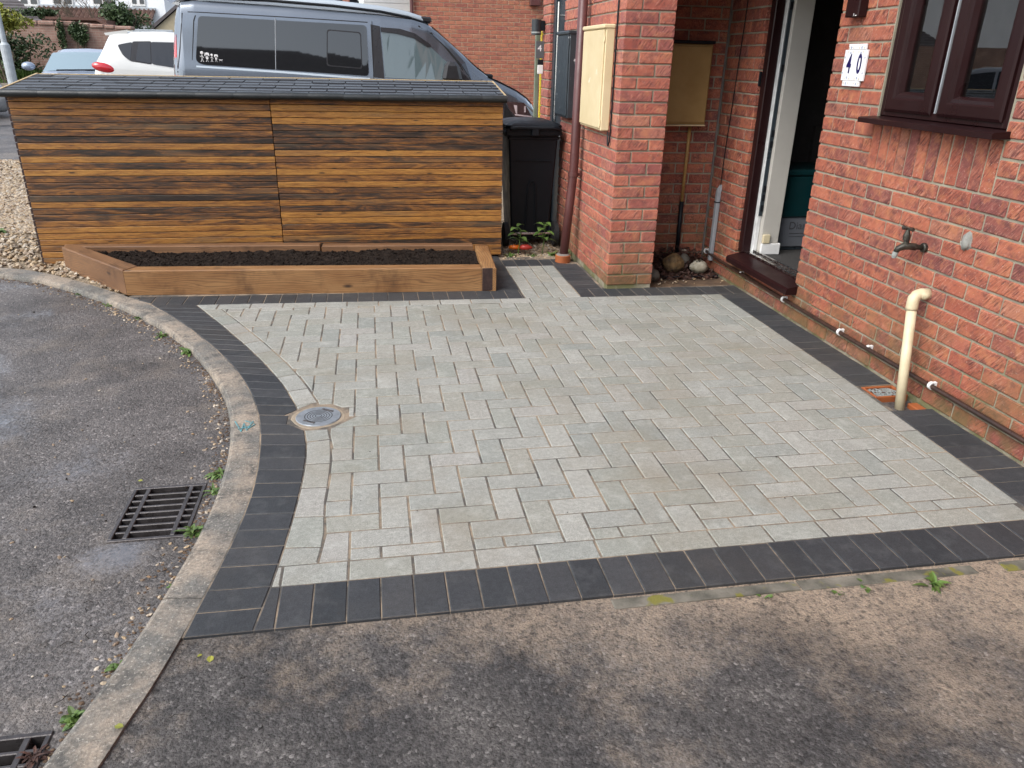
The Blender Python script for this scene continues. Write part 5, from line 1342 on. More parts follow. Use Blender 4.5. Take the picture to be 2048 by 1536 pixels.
# ================================================================== VEHICLES
def interp(tab, s_):
    if s_ <= tab[0][0]: return tab[0][1:]
    for a, b in zip(tab, tab[1:]):
        if a[0] <= s_ <= b[0]:
            f = (s_ - a[0]) / max(1e-9, b[0] - a[0]); return tuple(p + (q - p) * f for p, q in zip(a[1:], b[1:]))
    return tab[-1][1:]
class Body:
    """lofted vehicle body. stations: (s, z_bottom, z_belt, z_top, half_width, roof_half_width)"""
    F = [0, .25, .5, .75, .86, .94, .985, 1.]
    def __init__(b, st): b.st = st
    def sect(b, s_):
        zb_, zl, zt, w_, wr = interp(b.st, s_); h = zl - zb_
        pts = [(w_ * .86, zb_), (w_ * .965, zb_ + .05), (w_ * .99, zb_ + .3 * h), (w_, zb_ + .62 * h), (w_ * .995, zb_ + .88 * h)]
        e = zt - zl; k = min(1, e / .35)
        lat = [w_ * .975, 0, 0, wr, wr - .02 * k - .03 * (1 - k) * w_, wr - .06 - .1 * (1 - k) * w_, wr * .72, 0]
        lat[1] = lat[0] + (wr - lat[0]) * .33; lat[2] = lat[0] + (wr - lat[0]) * .66
        pts += [(l, zl + e * f) for l, f in zip(lat, b.F)]
        pts[-1] = (0, zt + .012)
        return pts
    def lat(b, s_, z):
        p = b.sect(s_)
        for (a, za), (c, zc) in zip(p, p[1:]):
            if za <= z <= zc or zc <= z <= za: return a + (c - a) * ((z - za) / (zc - za) if abs(zc - za) > 1e-6 else 0)
        return p[0][0] if z < p[0][1] else p[-2][0]
    def mesh(b, n=90):
        m = MB(); s0, s1 = b.st[0][0], b.st[-1][0]; ss = sorted(set([s0 + (s1 - s0) * i / n for i in range(n + 1)] + [q[0] for q in b.st])); k = None
        for s_ in ss:
            p = b.sect(s_); row = [(s_, -a, z) for a, z in p] + [(s_, a, z) for a, z in reversed(p[:-1])]
            k = len(row); m.v += row
        for i in range(len(ss) - 1):
            for j in range(k - 1): m.f.append((i * k + j, (i + 1) * k + j, (i + 1) * k + j + 1, i * k + j + 1))
            m.f.append((i * k + k - 1, (i + 1) * k + k - 1, (i + 1) * k, i * k))
        m.f.append(tuple(range(k))); m.f.append(tuple((len(ss) - 1) * k + j for j in reversed(range(k)))); return m
    def patch(b, poly, off=.006, side=-1, sub=1):
        """panel lying on the side of the body, poly in (s, z)"""
        pts = []
        for i in range(len(poly)):
            a, c = poly[i], poly[(i + 1) % len(poly)]; n = max(1, int(math.hypot(c[0] - a[0], c[1] - a[1]) / .12)) if sub else 1
            for k in range(n): pts.append((a[0] + (c[0] - a[0]) * k / n, a[1] + (c[1] - a[1]) * k / n))
        bm = bmesh.new(); vs = [bm.verts.new((p[0], 0, p[1])) for p in pts]; f = bm.faces.new(vs)
        bmesh.ops.triangulate(bm, faces=[f]); bmesh.ops.subdivide_edges(bm, edges=[e for e in bm.edges if e.calc_length() > .25], cuts=1)
        for v in bm.verts: v.co.y = side * (b.lat(v.co.x, v.co.z) + off)
        ext = bmesh.ops.extrude_face_region(bm, geom=list(bm.faces))
        for g in ext['geom']:
            if isinstance(g, bmesh.types.BMVert): g.co.y -= side * .012
        bmesh.ops.recalc_face_normals(bm, faces=list(bm.faces))
        m = MB(); bm.verts.index_update(); m.v = [tuple(v.co) for v in bm.verts]; m.f = [tuple(v.index for v in f.verts) for f in bm.faces]; bm.free(); return m
def arc_corner(poly, r=.04, n=4):
    out = []
    for i in range(len(poly)):
        p0, p, p1 = Vector(poly[i - 1]), Vector(poly[i]), Vector(poly[(i + 1) % len(poly)])
        a = p + (p0 - p).normalized() * min(r, (p0 - p).length * .45); c = p + (p1 - p).normalized() * min(r, (p1 - p).length * .45)
        for k in range(n + 1):
            t_ = k / n; out.append(tuple((1 - t_) ** 2 * a + 2 * t_ * (1 - t_) * p + t_ * t_ * c))
    return out
def wheel(t, s_, lat, r_=.33, w_=.20):
    y0, y1 = (-lat, -lat + w_) if lat > 0 else (-lat - w_, -lat)
    o = obj('wheel', MB().tube([(s_, y0, r_), (s_, y0 + .03, r_), (s_, y1 - .03, r_), (s_, y1, r_)], [r_ * .86, r_, r_, r_ * .86], 32), 'rubber', t)
    yo = y0 - .004 if lat > 0 else y1 + .004
    obj('rim', MB().ring((s_, yo, r_), (0, 1, 0), .03, r_ * .64, .012, 24), 'chrome', o)
# ---- grey camper van, nose to the right and slightly downhill
VY = 11.0; VS0 = -2.48; VG = .22; PITCHV = math.radians(2.35)
van = thing('camper_van', (VS0, VY + .95, VG), 'grey camper van with dark tinted windows parked behind the bin store', 'van', rot=(0, PITCHV, 0))
def vs(px, py, Y=VY):                                           # photo direction on the van side -> (s, z) of the van
    p = at(px, py, Y); d = Vector((p.x - VS0, 0, p.z - VG)); c, s_ = math.cos(PITCHV), math.sin(PITCHV)
    return (d.x * c - d.z * s_, d.x * s_ + d.z * c)
vb = Body([(-.02, .42, .70, .80, .80, .70), (0, .36, 1.10, 1.45, .90, .74), (.03, .34, 1.12, 1.66, .93, .76), (.07, .33, 1.12, 1.80, .94, .775), (.14, .32, 1.12, 1.865, .95, .86), (.3, .30, 1.12, 1.89, .95, .865), (1.5, .28, 1.12, 1.90, .95, .865), (2.6, .28, 1.12, 1.885, .95, .86), (3.0, .28, 1.12, 1.86, .95, .85), (3.2, .28, 1.12, 1.815, .95, .84), (3.35, .28, 1.12, 1.72, .95, .83), (3.6, .28, 1.115, 1.53, .95, .85), (3.9, .28, 1.105, 1.30, .945, .80), (4.07, .28, 1.07, 1.185, .94, .82), (4.25, .28, 1.02, 1.12, .93, .82), (4.45, .28, .95, 1.04, .91, .80), (4.60, .28, .88, .955, .88, .76), (4.70, .28, .80, .87, .84, .72), (4.78, .30, .68, .74, .76, .66), (4.82, .36, .52, .56, .66, .55)])
obj('body', vb.mesh(120), 'van_paint', van, smooth=True)
VP = lambda n, poly, mat, off=.006, par=None, **k: obj(n, vb.patch(poly, off), mat, par or van, **k)
W1 = [vs(*p) for p in [(394, 31), (733, 50), (738, 152), (404, 129), (391, 122)]]
side_win = VP('side_window', arc_corner(W1, .05), 'tint', .010)
zt = W1
VP('window_divider', [vs(548, 36), vs(549.5, 36), vs(552, 139), vs(550.5, 139)], 'grey_pvc', .013, side_win)
fr = [vs(*p) for p in [(653, 58), (722, 64), (725, 138), (653, 132)]]
frame_out = arc_corner(fr, .04); cxy = (sum(p[0] for p in fr) / 4, sum(p[1] for p in fr) / 4)
VP('sliding_pane_frame', frame_out, 'van_dark', .014, side_win)
VP('sliding_pane', [(cxy[0] + (p[0] - cxy[0]) * .94, cxy[1] + (p[1] - cxy[1]) * .93) for p in frame_out], 'tint', .017, side_win)
FW = [vs(*p) for p in [(762, 54), (800, 58), (828, 67), (855, 86), (885, 116), (902, 130), (930, 158), (930, 164), (770, 155)]]
VP('door_window', FW, 'tint_mid', .010)
VP('wind_deflector', [vs(*p) for p in [(761, 54), (800, 57), (830, 66), (858, 86), (863, 92), (856, 94), (828, 76), (795, 67), (762, 63)]], 'van_dark', .022)
VP('door_pillar', [vs(*p) for p in [(741, 48), (760, 52), (769, 157), (747, 154)]], 'van_dark', .009)
VP('mirror_triangle', [vs(*p) for p in [(903, 131), (918, 138), (942, 161), (930, 164), (912, 140)]], 'van_dark', .012)
VP('door_gap', [vs(743.2, 42), vs(744.4, 42), vs(748, 160), vs(746.8, 160)], 'black_gap', .0115)
VP('door_gap', [vs(*p) for p in [(838, 50), (868, 66), (895, 95), (922, 128), (927, 139), (926, 141), (920, 131), (893, 97), (866, 68), (837, 52)]], 'black_gap', .004)
# seams
for pts in ([(372, 22), (400, 23), (560, 32), (735, 43), (735, 44.6), (560, 33.6), (400, 24.6), (372, 23.6)], [(384, 40), (387, 30), (389, 30), (386, 42), (384, 120), (383, 120)], [(360, 25), (362, 25), (356, 145), (354, 145)]):
    VP('seam', [vs(*p) for p in pts], 'black_gap', .003)
VP('swage_highlight', [vs(*p) for p in [(392, 131), (560, 142), (740, 156), (740, 160), (560, 146), (392, 134.5)]], 'pop_top', .004)  # pale strip that paints in the bright highlight along the van side
# pop-top roof
pt = []
for s_, z, hw in [(.12, 1.90, .70), (.2, 1.945, .735), (.5, 1.985, .75), (1.2, 2.005, .75), (2.0, 2.00, .75), (2.6, 1.975, .74), (2.95, 1.935, .72), (3.15, 1.89, .69), (3.22, 1.86, .66)]: pt.append((s_, z, hw))
m = MB()
for s_, z, hw in pt: m.v += [(s_, -hw - .012, min(z - .06, interp(vb.st, s_)[2] - .03)), (s_, -hw - .012, z - .05), (s_, -hw + .02, z - .018), (s_, -hw * .6, z), (s_, 0, z + .01), (s_, hw * .6, z), (s_, hw - .02, z - .018), (s_, hw + .012, z - .05), (s_, hw + .012, min(z - .06, interp(vb.st, s_)[2] - .03))]
for i in range(len(pt) - 1):
    for j in range(8): m.f.append((i * 9 + j, (i + 1) * 9 + j, (i + 1) * 9 + j + 1, i * 9 + j + 1))
m.f.append(tuple(range(9))); m.f.append(tuple((len(pt) - 1) * 9 + j for j in reversed(range(9))))
rf = obj('pop_top_roof', m, 'pop_top', van, smooth=True)
obj('roof_seal', MB().tube([(s_, -hw - .022, max(z - .085, interp(vb.st, s_)[2] - .035)) for s_, z, hw in pt], .016, 8), 'black_plastic', rf)
obj('roof_front_cap', MB().cbox((3.12, -.70, 1.80), (3.27, .70, 1.875), .02), 'van_dark', rf)
obj('rear_spoiler', MB().add([(.16, -.74, 1.90), (-.16, -.72, 1.965), (-.155, -.72, 1.935), (.02, -.76, 1.80), (.16, .74, 1.90), (-.16, .72, 1.965), (-.155, .72, 1.935), (.02, .76, 1.80)], [(0, 1, 2, 3), (4, 7, 6, 5), (0, 4, 5, 1), (1, 5, 6, 2), (2, 6, 7, 3), (0, 3, 7, 4)]), 'van_paint', van)
# bonnet, windscreen, lights, mirror
bn = MB()
def bonf(u, v):
    s_ = 4.05 + (4.74 - 4.05) * u; zb_, zl, zt_, w_, wr = interp(vb.st, s_); p = vb.sect(s_); k = v * 2 - 1; a = abs(k) * (p[-4][0] + .02)
    z = zt_ + .012 + .010 - (a / max(.01, p[-4][0])) ** 2 * (zt_ + .012 - p[-4][1])
    return (s_, math.copysign(a, k), z)
obj('bonnet', bn.grid(bonf, 14, 12), 'bonnet', van, smooth=True)
VP('front_wing', [vs(*p) for p in [(944, 160), (985, 158), (1012, 168), (1012, 200), (1000, 240), (960, 240), (948, 200)]], 'bonnet', .004)
VP('a_pillar', [vs(*p) for p in [(862, 56), (868, 60), (905, 96), (946, 140), (964, 160), (944, 161), (925, 130), (898, 98), (868, 70)]], 'van_paint', .008)
obj('windscreen', MB().grid(lambda u, v: (3.29 + (4.06 - 3.29) * u, (v * 2 - 1) * (.70 + .07 * u) , interp(vb.st, 3.29 + (4.06 - 3.29) * u)[2] + .022 - .025 * (v * 2 - 1) ** 2), 10, 10), 'screen_van', van, smooth=True)
obj('wiper_cowl', MB().cbox((4.03, -.72, 1.16), (4.13, .72, 1.215), .015), 'black_plastic', van)
hl = [vs(*p) for p in [(1012, 203), (1050, 206), (1066, 209), (1070, 222), (1070, 240), (1045, 240), (1032, 234), (1020, 220)]]
hlo = VP('headlight', hl, 'smoke_lens', .012)
VP('headlight_strip', [vs(*p) for p in [(1030, 228), (1066, 233), (1066, 235.5), (1031, 231)]], 'clear_lens', .016, hlo)
VP('headlight_reflector', [vs(*p) for p in [(1028, 210), (1035, 211), (1035, 229), (1032, 226)]], 'clear_lens', .016, hlo)
VP('headlight_reflector', [vs(*p) for p in [(1050, 213), (1053, 213), (1053, 225), (1050, 225)]], 'clear_lens', .016, hlo)
VP('nose_panel', [vs(*p) for p in [(1010, 205), (1020, 222), (1031, 236), (1048, 243), (1069, 243), (1066, 300), (1005, 300)]], 'bonnet', .006)
mx, mz = vs(905, 143); obj('mirror', loftz([ringpts(mx - .13, mx + .09, -1.16, -.98, mz - .12, .03), ringpts(mx - .145, mx + .115, -1.18, -.97, mz - .085, .04), ringpts(mx - .12, mx + .07, -1.17, -.98, mz + .07, .04), ringpts(mx - .08, mx + .03, -1.14, -1.0, mz + .12, .03)]), 'van_dark', van, smooth=False)
for s_ in (.92, 3.92):
    for l in (.955, -.955): wheel(van, s_, l, .335, .22)
VP('tail_light', [(0.005, .95), (.05, .95), (.05, 1.45), (.012, 1.45)], 'red_lens', .006)
# stick family on the rear side glass
def stick(px, h_, girl=False, dog=False):
    m = MB(); y_ = lambda s_, z: -(vb.lat(s_, z) + .019)
    s0, z0 = vs(px, 123.5); mm = h_
    def seg(pts, r_=.0036): m.tube([(s0 + a * mm * .8, y_(s0, z0 + b * mm), z0 + b * mm) for a, b in pts], r_ * mm / .14, 5)
    if dog:
        seg([(-.5, .45), (.3, .4)], .016); seg([(-.45, .4), (-.5, 0)]); seg([(.25, .4), (.3, 0)]); seg([(.3, .4), (.55, .6)], .010); seg([(-.5, .45), (-.75, .7)])
    else:
        m.ico((s0, y_(s0, z0 + .84 * mm), z0 + .84 * mm), (.16 * mm, .004, .15 * mm), None, 1)
        seg([(0, .7), (0, .33)]); seg([(0, .35), (-.12, .02), (-.2, .02)]); seg([(0, .35), (.12, .02), (.2, .02)]); seg([(0, .6), (-.17, .45), (-.25, .55)]); seg([(0, .6), (.17, .42), (.22, .36)])
        if girl: seg([(-.2, .95), (-.28, .62)], .010); seg([(.2, .95), (.28, .62)], .010); seg([(-.14, .36), (.14, .36)], .012)
    return m
dec = thing('stick_family_sticker', (0, 0, 0), None, None); dec.parent = van
for px, h_, g_, d_ in ((404.5, .125, False, False), (414.5, .110, True, False), (424, .095, False, False), (432.5, .088, True, False), (442, .045, False, True)):
    obj('stick_figure', stick(px, h_, g_, d_), 'decal', dec)
# ---- generic cars
def car(name, loc, rotz, st, paint, label, glass, wh, pitch=0., extra=None):
    t = thing(name, loc, label, 'car', rot=(0, pitch, rotz)); b = Body(st); obj('body', b.mesh(80), paint, t, smooth=True)
    for nm, poly, mt, off in glass:
        for sd in (-1, 1): obj(nm, b.patch(arc_corner(poly, .03, 3), off, sd), mt, t)
    for s_ in wh:
        w_ = interp(st, s_)[3]
        for l in (w_ + .005, -w_ - .005): wheel(t, s_, l, .32, .19)
    return t, b
# white SUV, tail to the left
ST_SUV = [(-.03, .5, .70, .80, .72, .60), (0, .40, .98, 1.06, .84, .72), (.05, .34, 1.14, 1.20, .87, .74), (.10, .30, 1.17, 1.27, .885, .73), (.20, .26, 1.175, 1.46, .895, .72), (.28, .24, 1.175, 1.60, .90, .71), (.40, .24, 1.17, 1.635, .905, .71), (.9, .24, 1.165, 1.67, .905, .71), (1.6, .24, 1.15, 1.68, .905, .71), (2.5, .24, 1.12, 1.65, .905, .70), (2.8, .24, 1.10, 1.58, .905, .70), (3.4, .24, 1.06, 1.24, .90, .72), (3.65, .24, 1.0, 1.10, .89, .72), (4.35, .28, .88, .97, .84, .70), (4.57, .36, .62, .70, .72, .6)]
SUVY = 14.2; p0 = at(180, 135, SUVY); SUVP = math.radians(1.6); SUVG = .14
def cs(px, py):
    p = at(px, py, SUVY + .05); d = Vector((p.x - p0.x - .02, 0, p.z - SUVG)); c, s_ = math.cos(SUVP), math.sin(SUVP); return (d.x * c - d.z * s_, d.x * s_ + d.z * c)
suv, sb = car('white_suv', (p0.x - .13, SUVY + .9, SUVG - .01), math.radians(9), ST_SUV, 'white_paint', 'white estate car with red tail light parked beyond the camper van',
              [('quarter_window', [cs(*p) for p in ((233, 88), (262, 82), (260, 121), (245, 109))], 'tint', .008), ('door_window', [cs(*p) for p in ((274, 83), (297, 82), (301, 126), (271, 120))], 'tint', .009), ('front_window', [cs(*p) for p in ((299, 82), (400, 84), (430, 148), (303, 127))], 'tint', .009), ('window_pillar', [cs(*p) for p in ((262, 81), (300, 80.5), (303, 128), (259, 121))], 'van_dark', .005)], (.85, 3.6), pitch=SUVP)
for sd in (-1, 1): obj('tail_light', MB().ico((.17, sd * .835, 1.075), (.20, .085, .085), Euler((0, math.radians(12), 0)).to_matrix(), 2), 'red_lens', suv, smooth=True)
obj('rear_window', MB().add([(.085, -.62, 1.24), (.085, .62, 1.24), (.265, .58, 1.575), (.265, -.58, 1.575), (.115, -.62, 1.22), (.115, .62, 1.22), (.30, .58, 1.56), (.30, -.58, 1.56)], [(0, 3, 2, 1), (4, 5, 6, 7), (0, 1, 5, 4), (1, 2, 6, 5), (2, 3, 7, 6), (3, 0, 4, 7)]), 'screen', suv)
obj('roof_spoiler', MB().add([(.20, -.66, 1.60), (.20, .66, 1.60), (.55, .66, 1.665), (.55, -.66, 1.665), (.22, -.66, 1.565), (.22, .66, 1.565), (.55, .66, 1.60), (.55, -.66, 1.60)], [(0, 1, 2, 3), (7, 6, 5, 4), (0, 4, 5, 1), (1, 5, 6, 2), (2, 6, 7, 3), (3, 7, 4, 0)]), 'white_paint', suv)
# pale blue car seen from the front, and silver car out of frame (mirrored in the window)
ST_SAL = [(-.02, .4, .55, .68, .70, .55), (.06, .28, .78, .90, .80, .66), (.5, .22, .88, .98, .86, .66), (.9, .2, .90, 1.12, .87, .62), (1.35, .2, .90, 1.40, .875, .60), (1.7, .2, .90, 1.46, .875, .59), (2.3, .2, .89, 1.455, .875, .59), (2.7, .2, .89, 1.36, .875, .60), (3.25, .2, .89, 1.02, .87, .68), (3.45, .2, .87, .955, .86, .70), (4.15, .24, .72, .80, .80, .62), (4.30, .32, .52, .58, .70, .5)]
GL_SAL = [('door_window', [(1.05, .95), (2.0, .94), (2.0, 1.38), (1.45, 1.37)], 'tint', .006), ('front_window', [(2.06, .94), (3.0, .93), (2.62, 1.30), (2.06, 1.38)], 'tint', .006)]
ST_LOW = [(a, b * .9, c * .9, d * .9, e, f) for a, b, c, d, e, f in ST_SAL]
GL_LOW = [(n_, [(a, b * .9) for a, b in q], m_, o_) for n_, q, m_, o_ in GL_SAL]
blue, bb = car('blue_saloon', (-5.98, 20.6, .17), math.radians(-82), ST_LOW, 'blue_paintwork', 'pale blue car facing forward at the far left', GL_LOW, (.75, 3.4))
def screen_f(u, v): s_ = 2.62 + (3.28 - 2.62) * u; return (s_, (v * 2 - 1) * (.58 + .12 * u), interp(ST_SAL, s_)[2] + .02 - .03 * (v * 2 - 1) ** 2)
o = obj('windscreen', MB().grid(screen_f, 8, 10), 'screen', blue, smooth=True); o.scale = (1, 1, .9)
for sd in (-1, 1): obj('mirror', MB().ico((2.95, sd * 1.0, .98), (.10, .12, .08), None, 2), 'blue_paintwork', blue, smooth=True)
obj('wiper', MB().tube([(3.33, -.45, .925), (3.30, .25, .94)], .012, 6), 'black_plastic', blue)
silv, sb2 = car('silver_hatchback', (-10.85, 15.6, .05), math.atan2(.64, .77), ST_SAL, 'silver', 'silver car mirrored in the right hand window pane', GL_SAL, (.75, 3.4))
obj('windscreen', MB().grid(screen_f, 8, 10), 'screen', silv, smooth=True)
for sd in (-1, 1): obj('mirror', MB().ico((2.95, sd * 1.0, .98), (.10, .12, .08), None, 2), 'silver', silv, smooth=True)

# ================================================================== FAR BACKGROUND
def boxpx(px0, py0, px1, py1, Y, d):
    a = at(px0, py1, Y); b = at(px1, py0, Y); return (min(a.x, b.x), Y, min(a.z, b.z)), (max(a.x, b.x), Y + d, max(a.z, b.z))
# brick garage wall behind the van nose
GY = 16.0
gar = thing('brick_garage', (2.2, GY, 0), 'orange brick garage building behind the van bonnet', 'building')
xl = at(828, 30, GY).x; xrr = 3.9
gw = world_part('wall', MB().box((xl + .01, GY + .008, -.1), (xrr, GY + .3, 3.2)), 'mortar_far', gar)
bl = []
zz = .02; k = 0
while zz < 2.9:
    x = xl - (.1125 if k % 2 else 0)
    while x < xrr:
        a, b = max(x + .005, xl), min(x + .22, xrr)
        if b - a > .03: bl.append(((a, GY + R.uniform(-.002, .002), zz + .005), (b, GY + .1, zz + .07)))
        x += .225
    zz += .075; k += 1
bl.sort(key=lambda q: -view_size(((q[0][0] + q[1][0]) / 2, GY, (q[0][2] + q[1][2]) / 2), 1) if q[0][2] > 0.9 else 0)
rest = MB(); me = None
for i, (lo, hi) in enumerate(bl):
    if i < 300: world_part('brick', MB().cbox(lo, hi, .004), 'brick_far', gw)
    else: rest.cbox(lo, hi, .004)
world_part('brick_courses', rest, 'brick_far', gw, kind='stuff')
world_part('corner_pipe', MB().tube([(xl - .04, GY - .05, 0), (xl - .04, GY - .05, 3.2)], .036, 10), 'downpipe', gar)
a, b = boxpx(1061, -20, 1082, 11, GY - .14, .12)
world_part('vent_box', MB().cbox(a, (b[0], GY, b[2] + .3), .01), 'downpipe', gar)
a = at(728, 30, GY + .3); b = at(822, 30, GY + .3)
gd = world_part('garage_door', MB().box((a.x, GY + .34, 0), (b.x, GY + .4, 2.9)), 'white_clad', gar)
zz = .02
while zz < 2.85:
    world_part('door_panel', MB().cbox((a.x + .005, GY + .32, zz), (b.x - .005, GY + .345, zz + .135), .006), 'white_clad', gd); zz += .14
world_part('roof', MB().box((a.x - .3, GY - .25, 3.2), (4.2, GY + 5, 3.3)), 'roof_grey', gar)
# dark clad outbuilding with salmon post
a = at(440, 20, 19.); b = at(715, 20, 19.)
ob = thing('dark_outbuilding', (a.x, 19, 0), 'dark horizontally boarded outbuilding above the van roof', 'building')
obw = world_part('wall', MB().box((a.x, 19.03, 0), (b.x, 21, 3.6)), 'dark_clad', ob)
zz = 1.7
while zz < 3.5:
    world_part('board', MB().cbox((a.x, 19.0, zz), (at(682, 10, 19.).x, 19.029, zz + .135), .006), 'dark_clad', obw); zz += .145
a = at(686, 10, 18.9); b = at(700, 10, 18.9)
world_part('post', MB().cbox((a.x, 18.86, 0), (b.x, 18.98, 3.6), .01), 'pink_post', ob)
for k in range(5):
    a = at(703, 30 - k * 7.5, 18.9); b = at(718, 30 - k * 7.5, 18.9); world_part('tile_edge', MB().cbox((a.x, 18.85, a.z), (b.x, 18.95, a.z + .06), .01), 'black_plastic', ob)
# old garden wall with ivy
FY = 29.0; zg = gz(0, FY)
fw = thing('garden_wall', (-9.5, FY, zg), 'old weathered brick garden wall overgrown with ivy', 'wall')
x0 = -34; x1 = at(246, 60, FY).x; zt0 = at(60, 46, FY).z; zt1 = at(240, 56, FY).z
world_part('brickwork', MB().add([(x0, FY, zg - .2), (x1, FY, zg - .2), (x1, FY, zt1), (at(90, 45, FY).x, FY, zt0), (x0, FY, zt0 + .1), (x0, FY + .3, zg - .2), (x1, FY + .3, zg - .2), (x1, FY + .3, zt1), (at(90, 45, FY).x, FY + .3, zt0), (x0, FY + .3, zt0 + .1)], [(0, 1, 2, 3, 4), (9, 8, 7, 6, 5), (4, 3, 8, 9), (3, 2, 7, 8), (1, 6, 7, 2)]), 'wall_far', fw)
x = x0
while x < x1:
    w_ = R.uniform(.3, .55); f = min(1, max(0, (x - at(90, 45, FY).x) / (x1 - at(90, 45, FY).x))); z = zt0 + (zt1 - zt0) * f
    if x > -16: world_part('coping_stone', MB().cbox((x, FY - .05, z - .06), (x + w_ - .02, FY + .35, z + R.uniform(.05, .12)), .03), 'wall_far', fw)
    x += w_
a, b = boxpx(-200, 20, 345, 64, FY + 6, .1)
fe = thing('panel_fence', (-9, FY + 6, zg), 'low blue-grey panel fence beyond the white car', 'fence')
a, b = boxpx(250, 60, 345, 85, FY + 3, .08); world_part('panel', MB().cbox(a, b, .01), 'galv', fe)
a, b = boxpx(249, 56, 253, 85, FY + 2.9, .1); world_part('post', MB().cbox(a, b, .01), 'galv', fe)
structure('verge', MB().add([(-40, FY - 2.2, gz(0, FY - 2.2) + .02), (-3, FY - 2.2, gz(0, FY - 2.2) + .02), (-3, FY + .1, zg + .12), (-40, FY + .1, zg + .12)], [(0, 1, 2, 3)]), 'verge')
structure('far_kerb', MB().box((-40, FY - 2.36, gz(0, FY - 2.3) - .1), (-3, FY - 2.2, gz(0, FY - 2.3) + .12)), 'kerb')
def foliage(m, c, r3, n, s_, rnd, shell=.55):
    for i in range(n):
        while True:
            p = Vector((rnd.uniform(-1, 1), rnd.uniform(-1, 1), rnd.uniform(-1, 1)))
            if shell < p.length < 1.0: break
        p *= 1 + .35 * mnoise.noise(p * 2.3 + Vector(c)); q = Vector((c[0] + p.x * r3[0], c[1] + p.y * r3[1], c[2] + p.z * r3[2]))
        rot = Euler((rnd.uniform(-1.2, 1.2), rnd.uniform(-1.2, 1.2), rnd.uniform(0, 6.3))).to_matrix(); k = s_ * rnd.uniform(.6, 1.4)
        m.add([q + rot @ Vector(v) for v in ((-k, 0, 0), (0, -k * .5, .1 * k), (k, 0, 0), (0, k * .5, .1 * k))], [(0, 1, 2, 3)])
def shrub(name, c, r3, n, s_, mat, label, clumps=9, base=None, cat='shrub'):
    rnd = random.Random(hash(label) % 1000 if False else len(label) * 7 + int(c[0] * 10))
    t = thing(name, (c[0], c[1], base if base is not None else c[2] - r3[2]), label, cat); m = MB()
    for k in range(clumps):
        p = (c[0] + rnd.uniform(-.6, .6) * r3[0], c[1] + rnd.uniform(-.5, .5) * r3[1], c[2] + rnd.uniform(-.6, .6) * r3[2]); f = rnd.uniform(.35, .6)
        foliage(m, p, (r3[0] * f, r3[1] * f, r3[2] * f), n // clumps, s_, rnd, .2)
    world_part('crown', m, mat, t)
    zb_ = base if base is not None else c[2] - r3[2]; m = MB()
    for k in range(4): m.tube([(c[0] + rnd.uniform(-.1, .1), c[1], zb_), (c[0] + rnd.uniform(-.4, .4) * r3[0], c[1], (zb_ + c[2]) / 2), (c[0] + rnd.uniform(-.7, .7) * r3[0], c[1] + rnd.uniform(-.3, .3) * r3[1], c[2] + .4 * r3[2])], [.05, .03, .012], 6)
    world_part('trunk', m, 'twig', t)
c = at(45, 118, 27.8); shrub('bush', (c.x, 27.8, c.z - .05), (.95, .5, .75), 2600, .06, 'leaf_dark', 'green bush growing against the foot of the brick garden wall', 12, zg)
c = at(30, 130, 27.5); m = MB(); rr = random.Random(5)
for i in range(2600):
    px = rr.uniform(0, 80); q = at(px, 140, 27.3); m.tube([(q.x, rr.uniform(26.9, 28.4), zg), (q.x + rr.uniform(-.1, .1), rr.uniform(26.9, 28.3), zg + rr.uniform(.1, .45))], [.02, .004], 3, False)
obj('long_grass', m, 'leaf', label='long green grass on the verge under the bush', cat='grass', kind='stuff')
c = at(12, 42, 27.0); shrub('conifer', (c.x - .3, 27.0, c.z), (1.0, .5, .42), 2600, .07, 'leaf_yellow', 'yellow-green conifer hanging over the left end of the wall', 12, zg, 'tree')
c = at(255, 42, 33.); shrub('garden_bush', (c.x, 33., c.z - .1), (.95, .6, .75), 2600, .07, 'leaf_dark', 'round bush behind the wall before the white house', 12, zg, 'bush')
c = at(157, 55, FY - .12); shrub('ivy', (c.x, FY - .12, c.z - .1), (.34, .12, .5), 1300, .045, 'leaf_dark', 'right hand ivy clump spilling over the garden wall', 8, zg, 'ivy')
c = at(124, 70, FY - .10); shrub('ivy', (c.x, FY - .12, c.z - .2), (.13, .12, .8), 900, .04, 'leaf_dark', 'narrow dark ivy column on the garden wall', 8, zg, 'ivy')
c = at(80, 28, 34); shrub('roof_creeper', (c.x, 34, c.z), (.9, .3, .22), 900, .06, 'leaf_dark', 'trailing creeper along the brown lean-to roof', 8, zg, 'creeper')
# bare tree
t = thing('bare_tree', (at(190, 60, 36).x, 36, zg), 'thin bare tree with twigs before the white house', 'tree'); m = MB(); rr = random.Random(9)
def twig(p, d, L, r_, n):
    q = p + d * L; m.tube([p, p.lerp(q, .5) + Vector((rr.uniform(-.05, .05), 0, rr.uniform(-.03, .05))), q], [r_, r_ * .8, r_ * .55], 5)
    if n > 0:
        for k in range(3): twig(p.lerp(q, rr.uniform(.5, 1)), (d + Vector((rr.uniform(-.9, .9), rr.uniform(-.3, .3), rr.uniform(-.3, .5)))).normalized(), L * .68, r_ * .6, n - 1)
bp = Vector((at(190, 60, 36).x, 36, zg)); m.tube([bp, bp + Vector((.1, 0, 1.6))], [.06, .045], 6); world_part('trunk', m, 'twig', t); m = MB()
for k in range(6): twig(bp + Vector((.1, 0, 1.5)), Vector((rr.uniform(-1, 1), 0, rr.uniform(.2, .7))).normalized(), 1.0, .022, 4)
world_part('branches', m, 'twig', t)
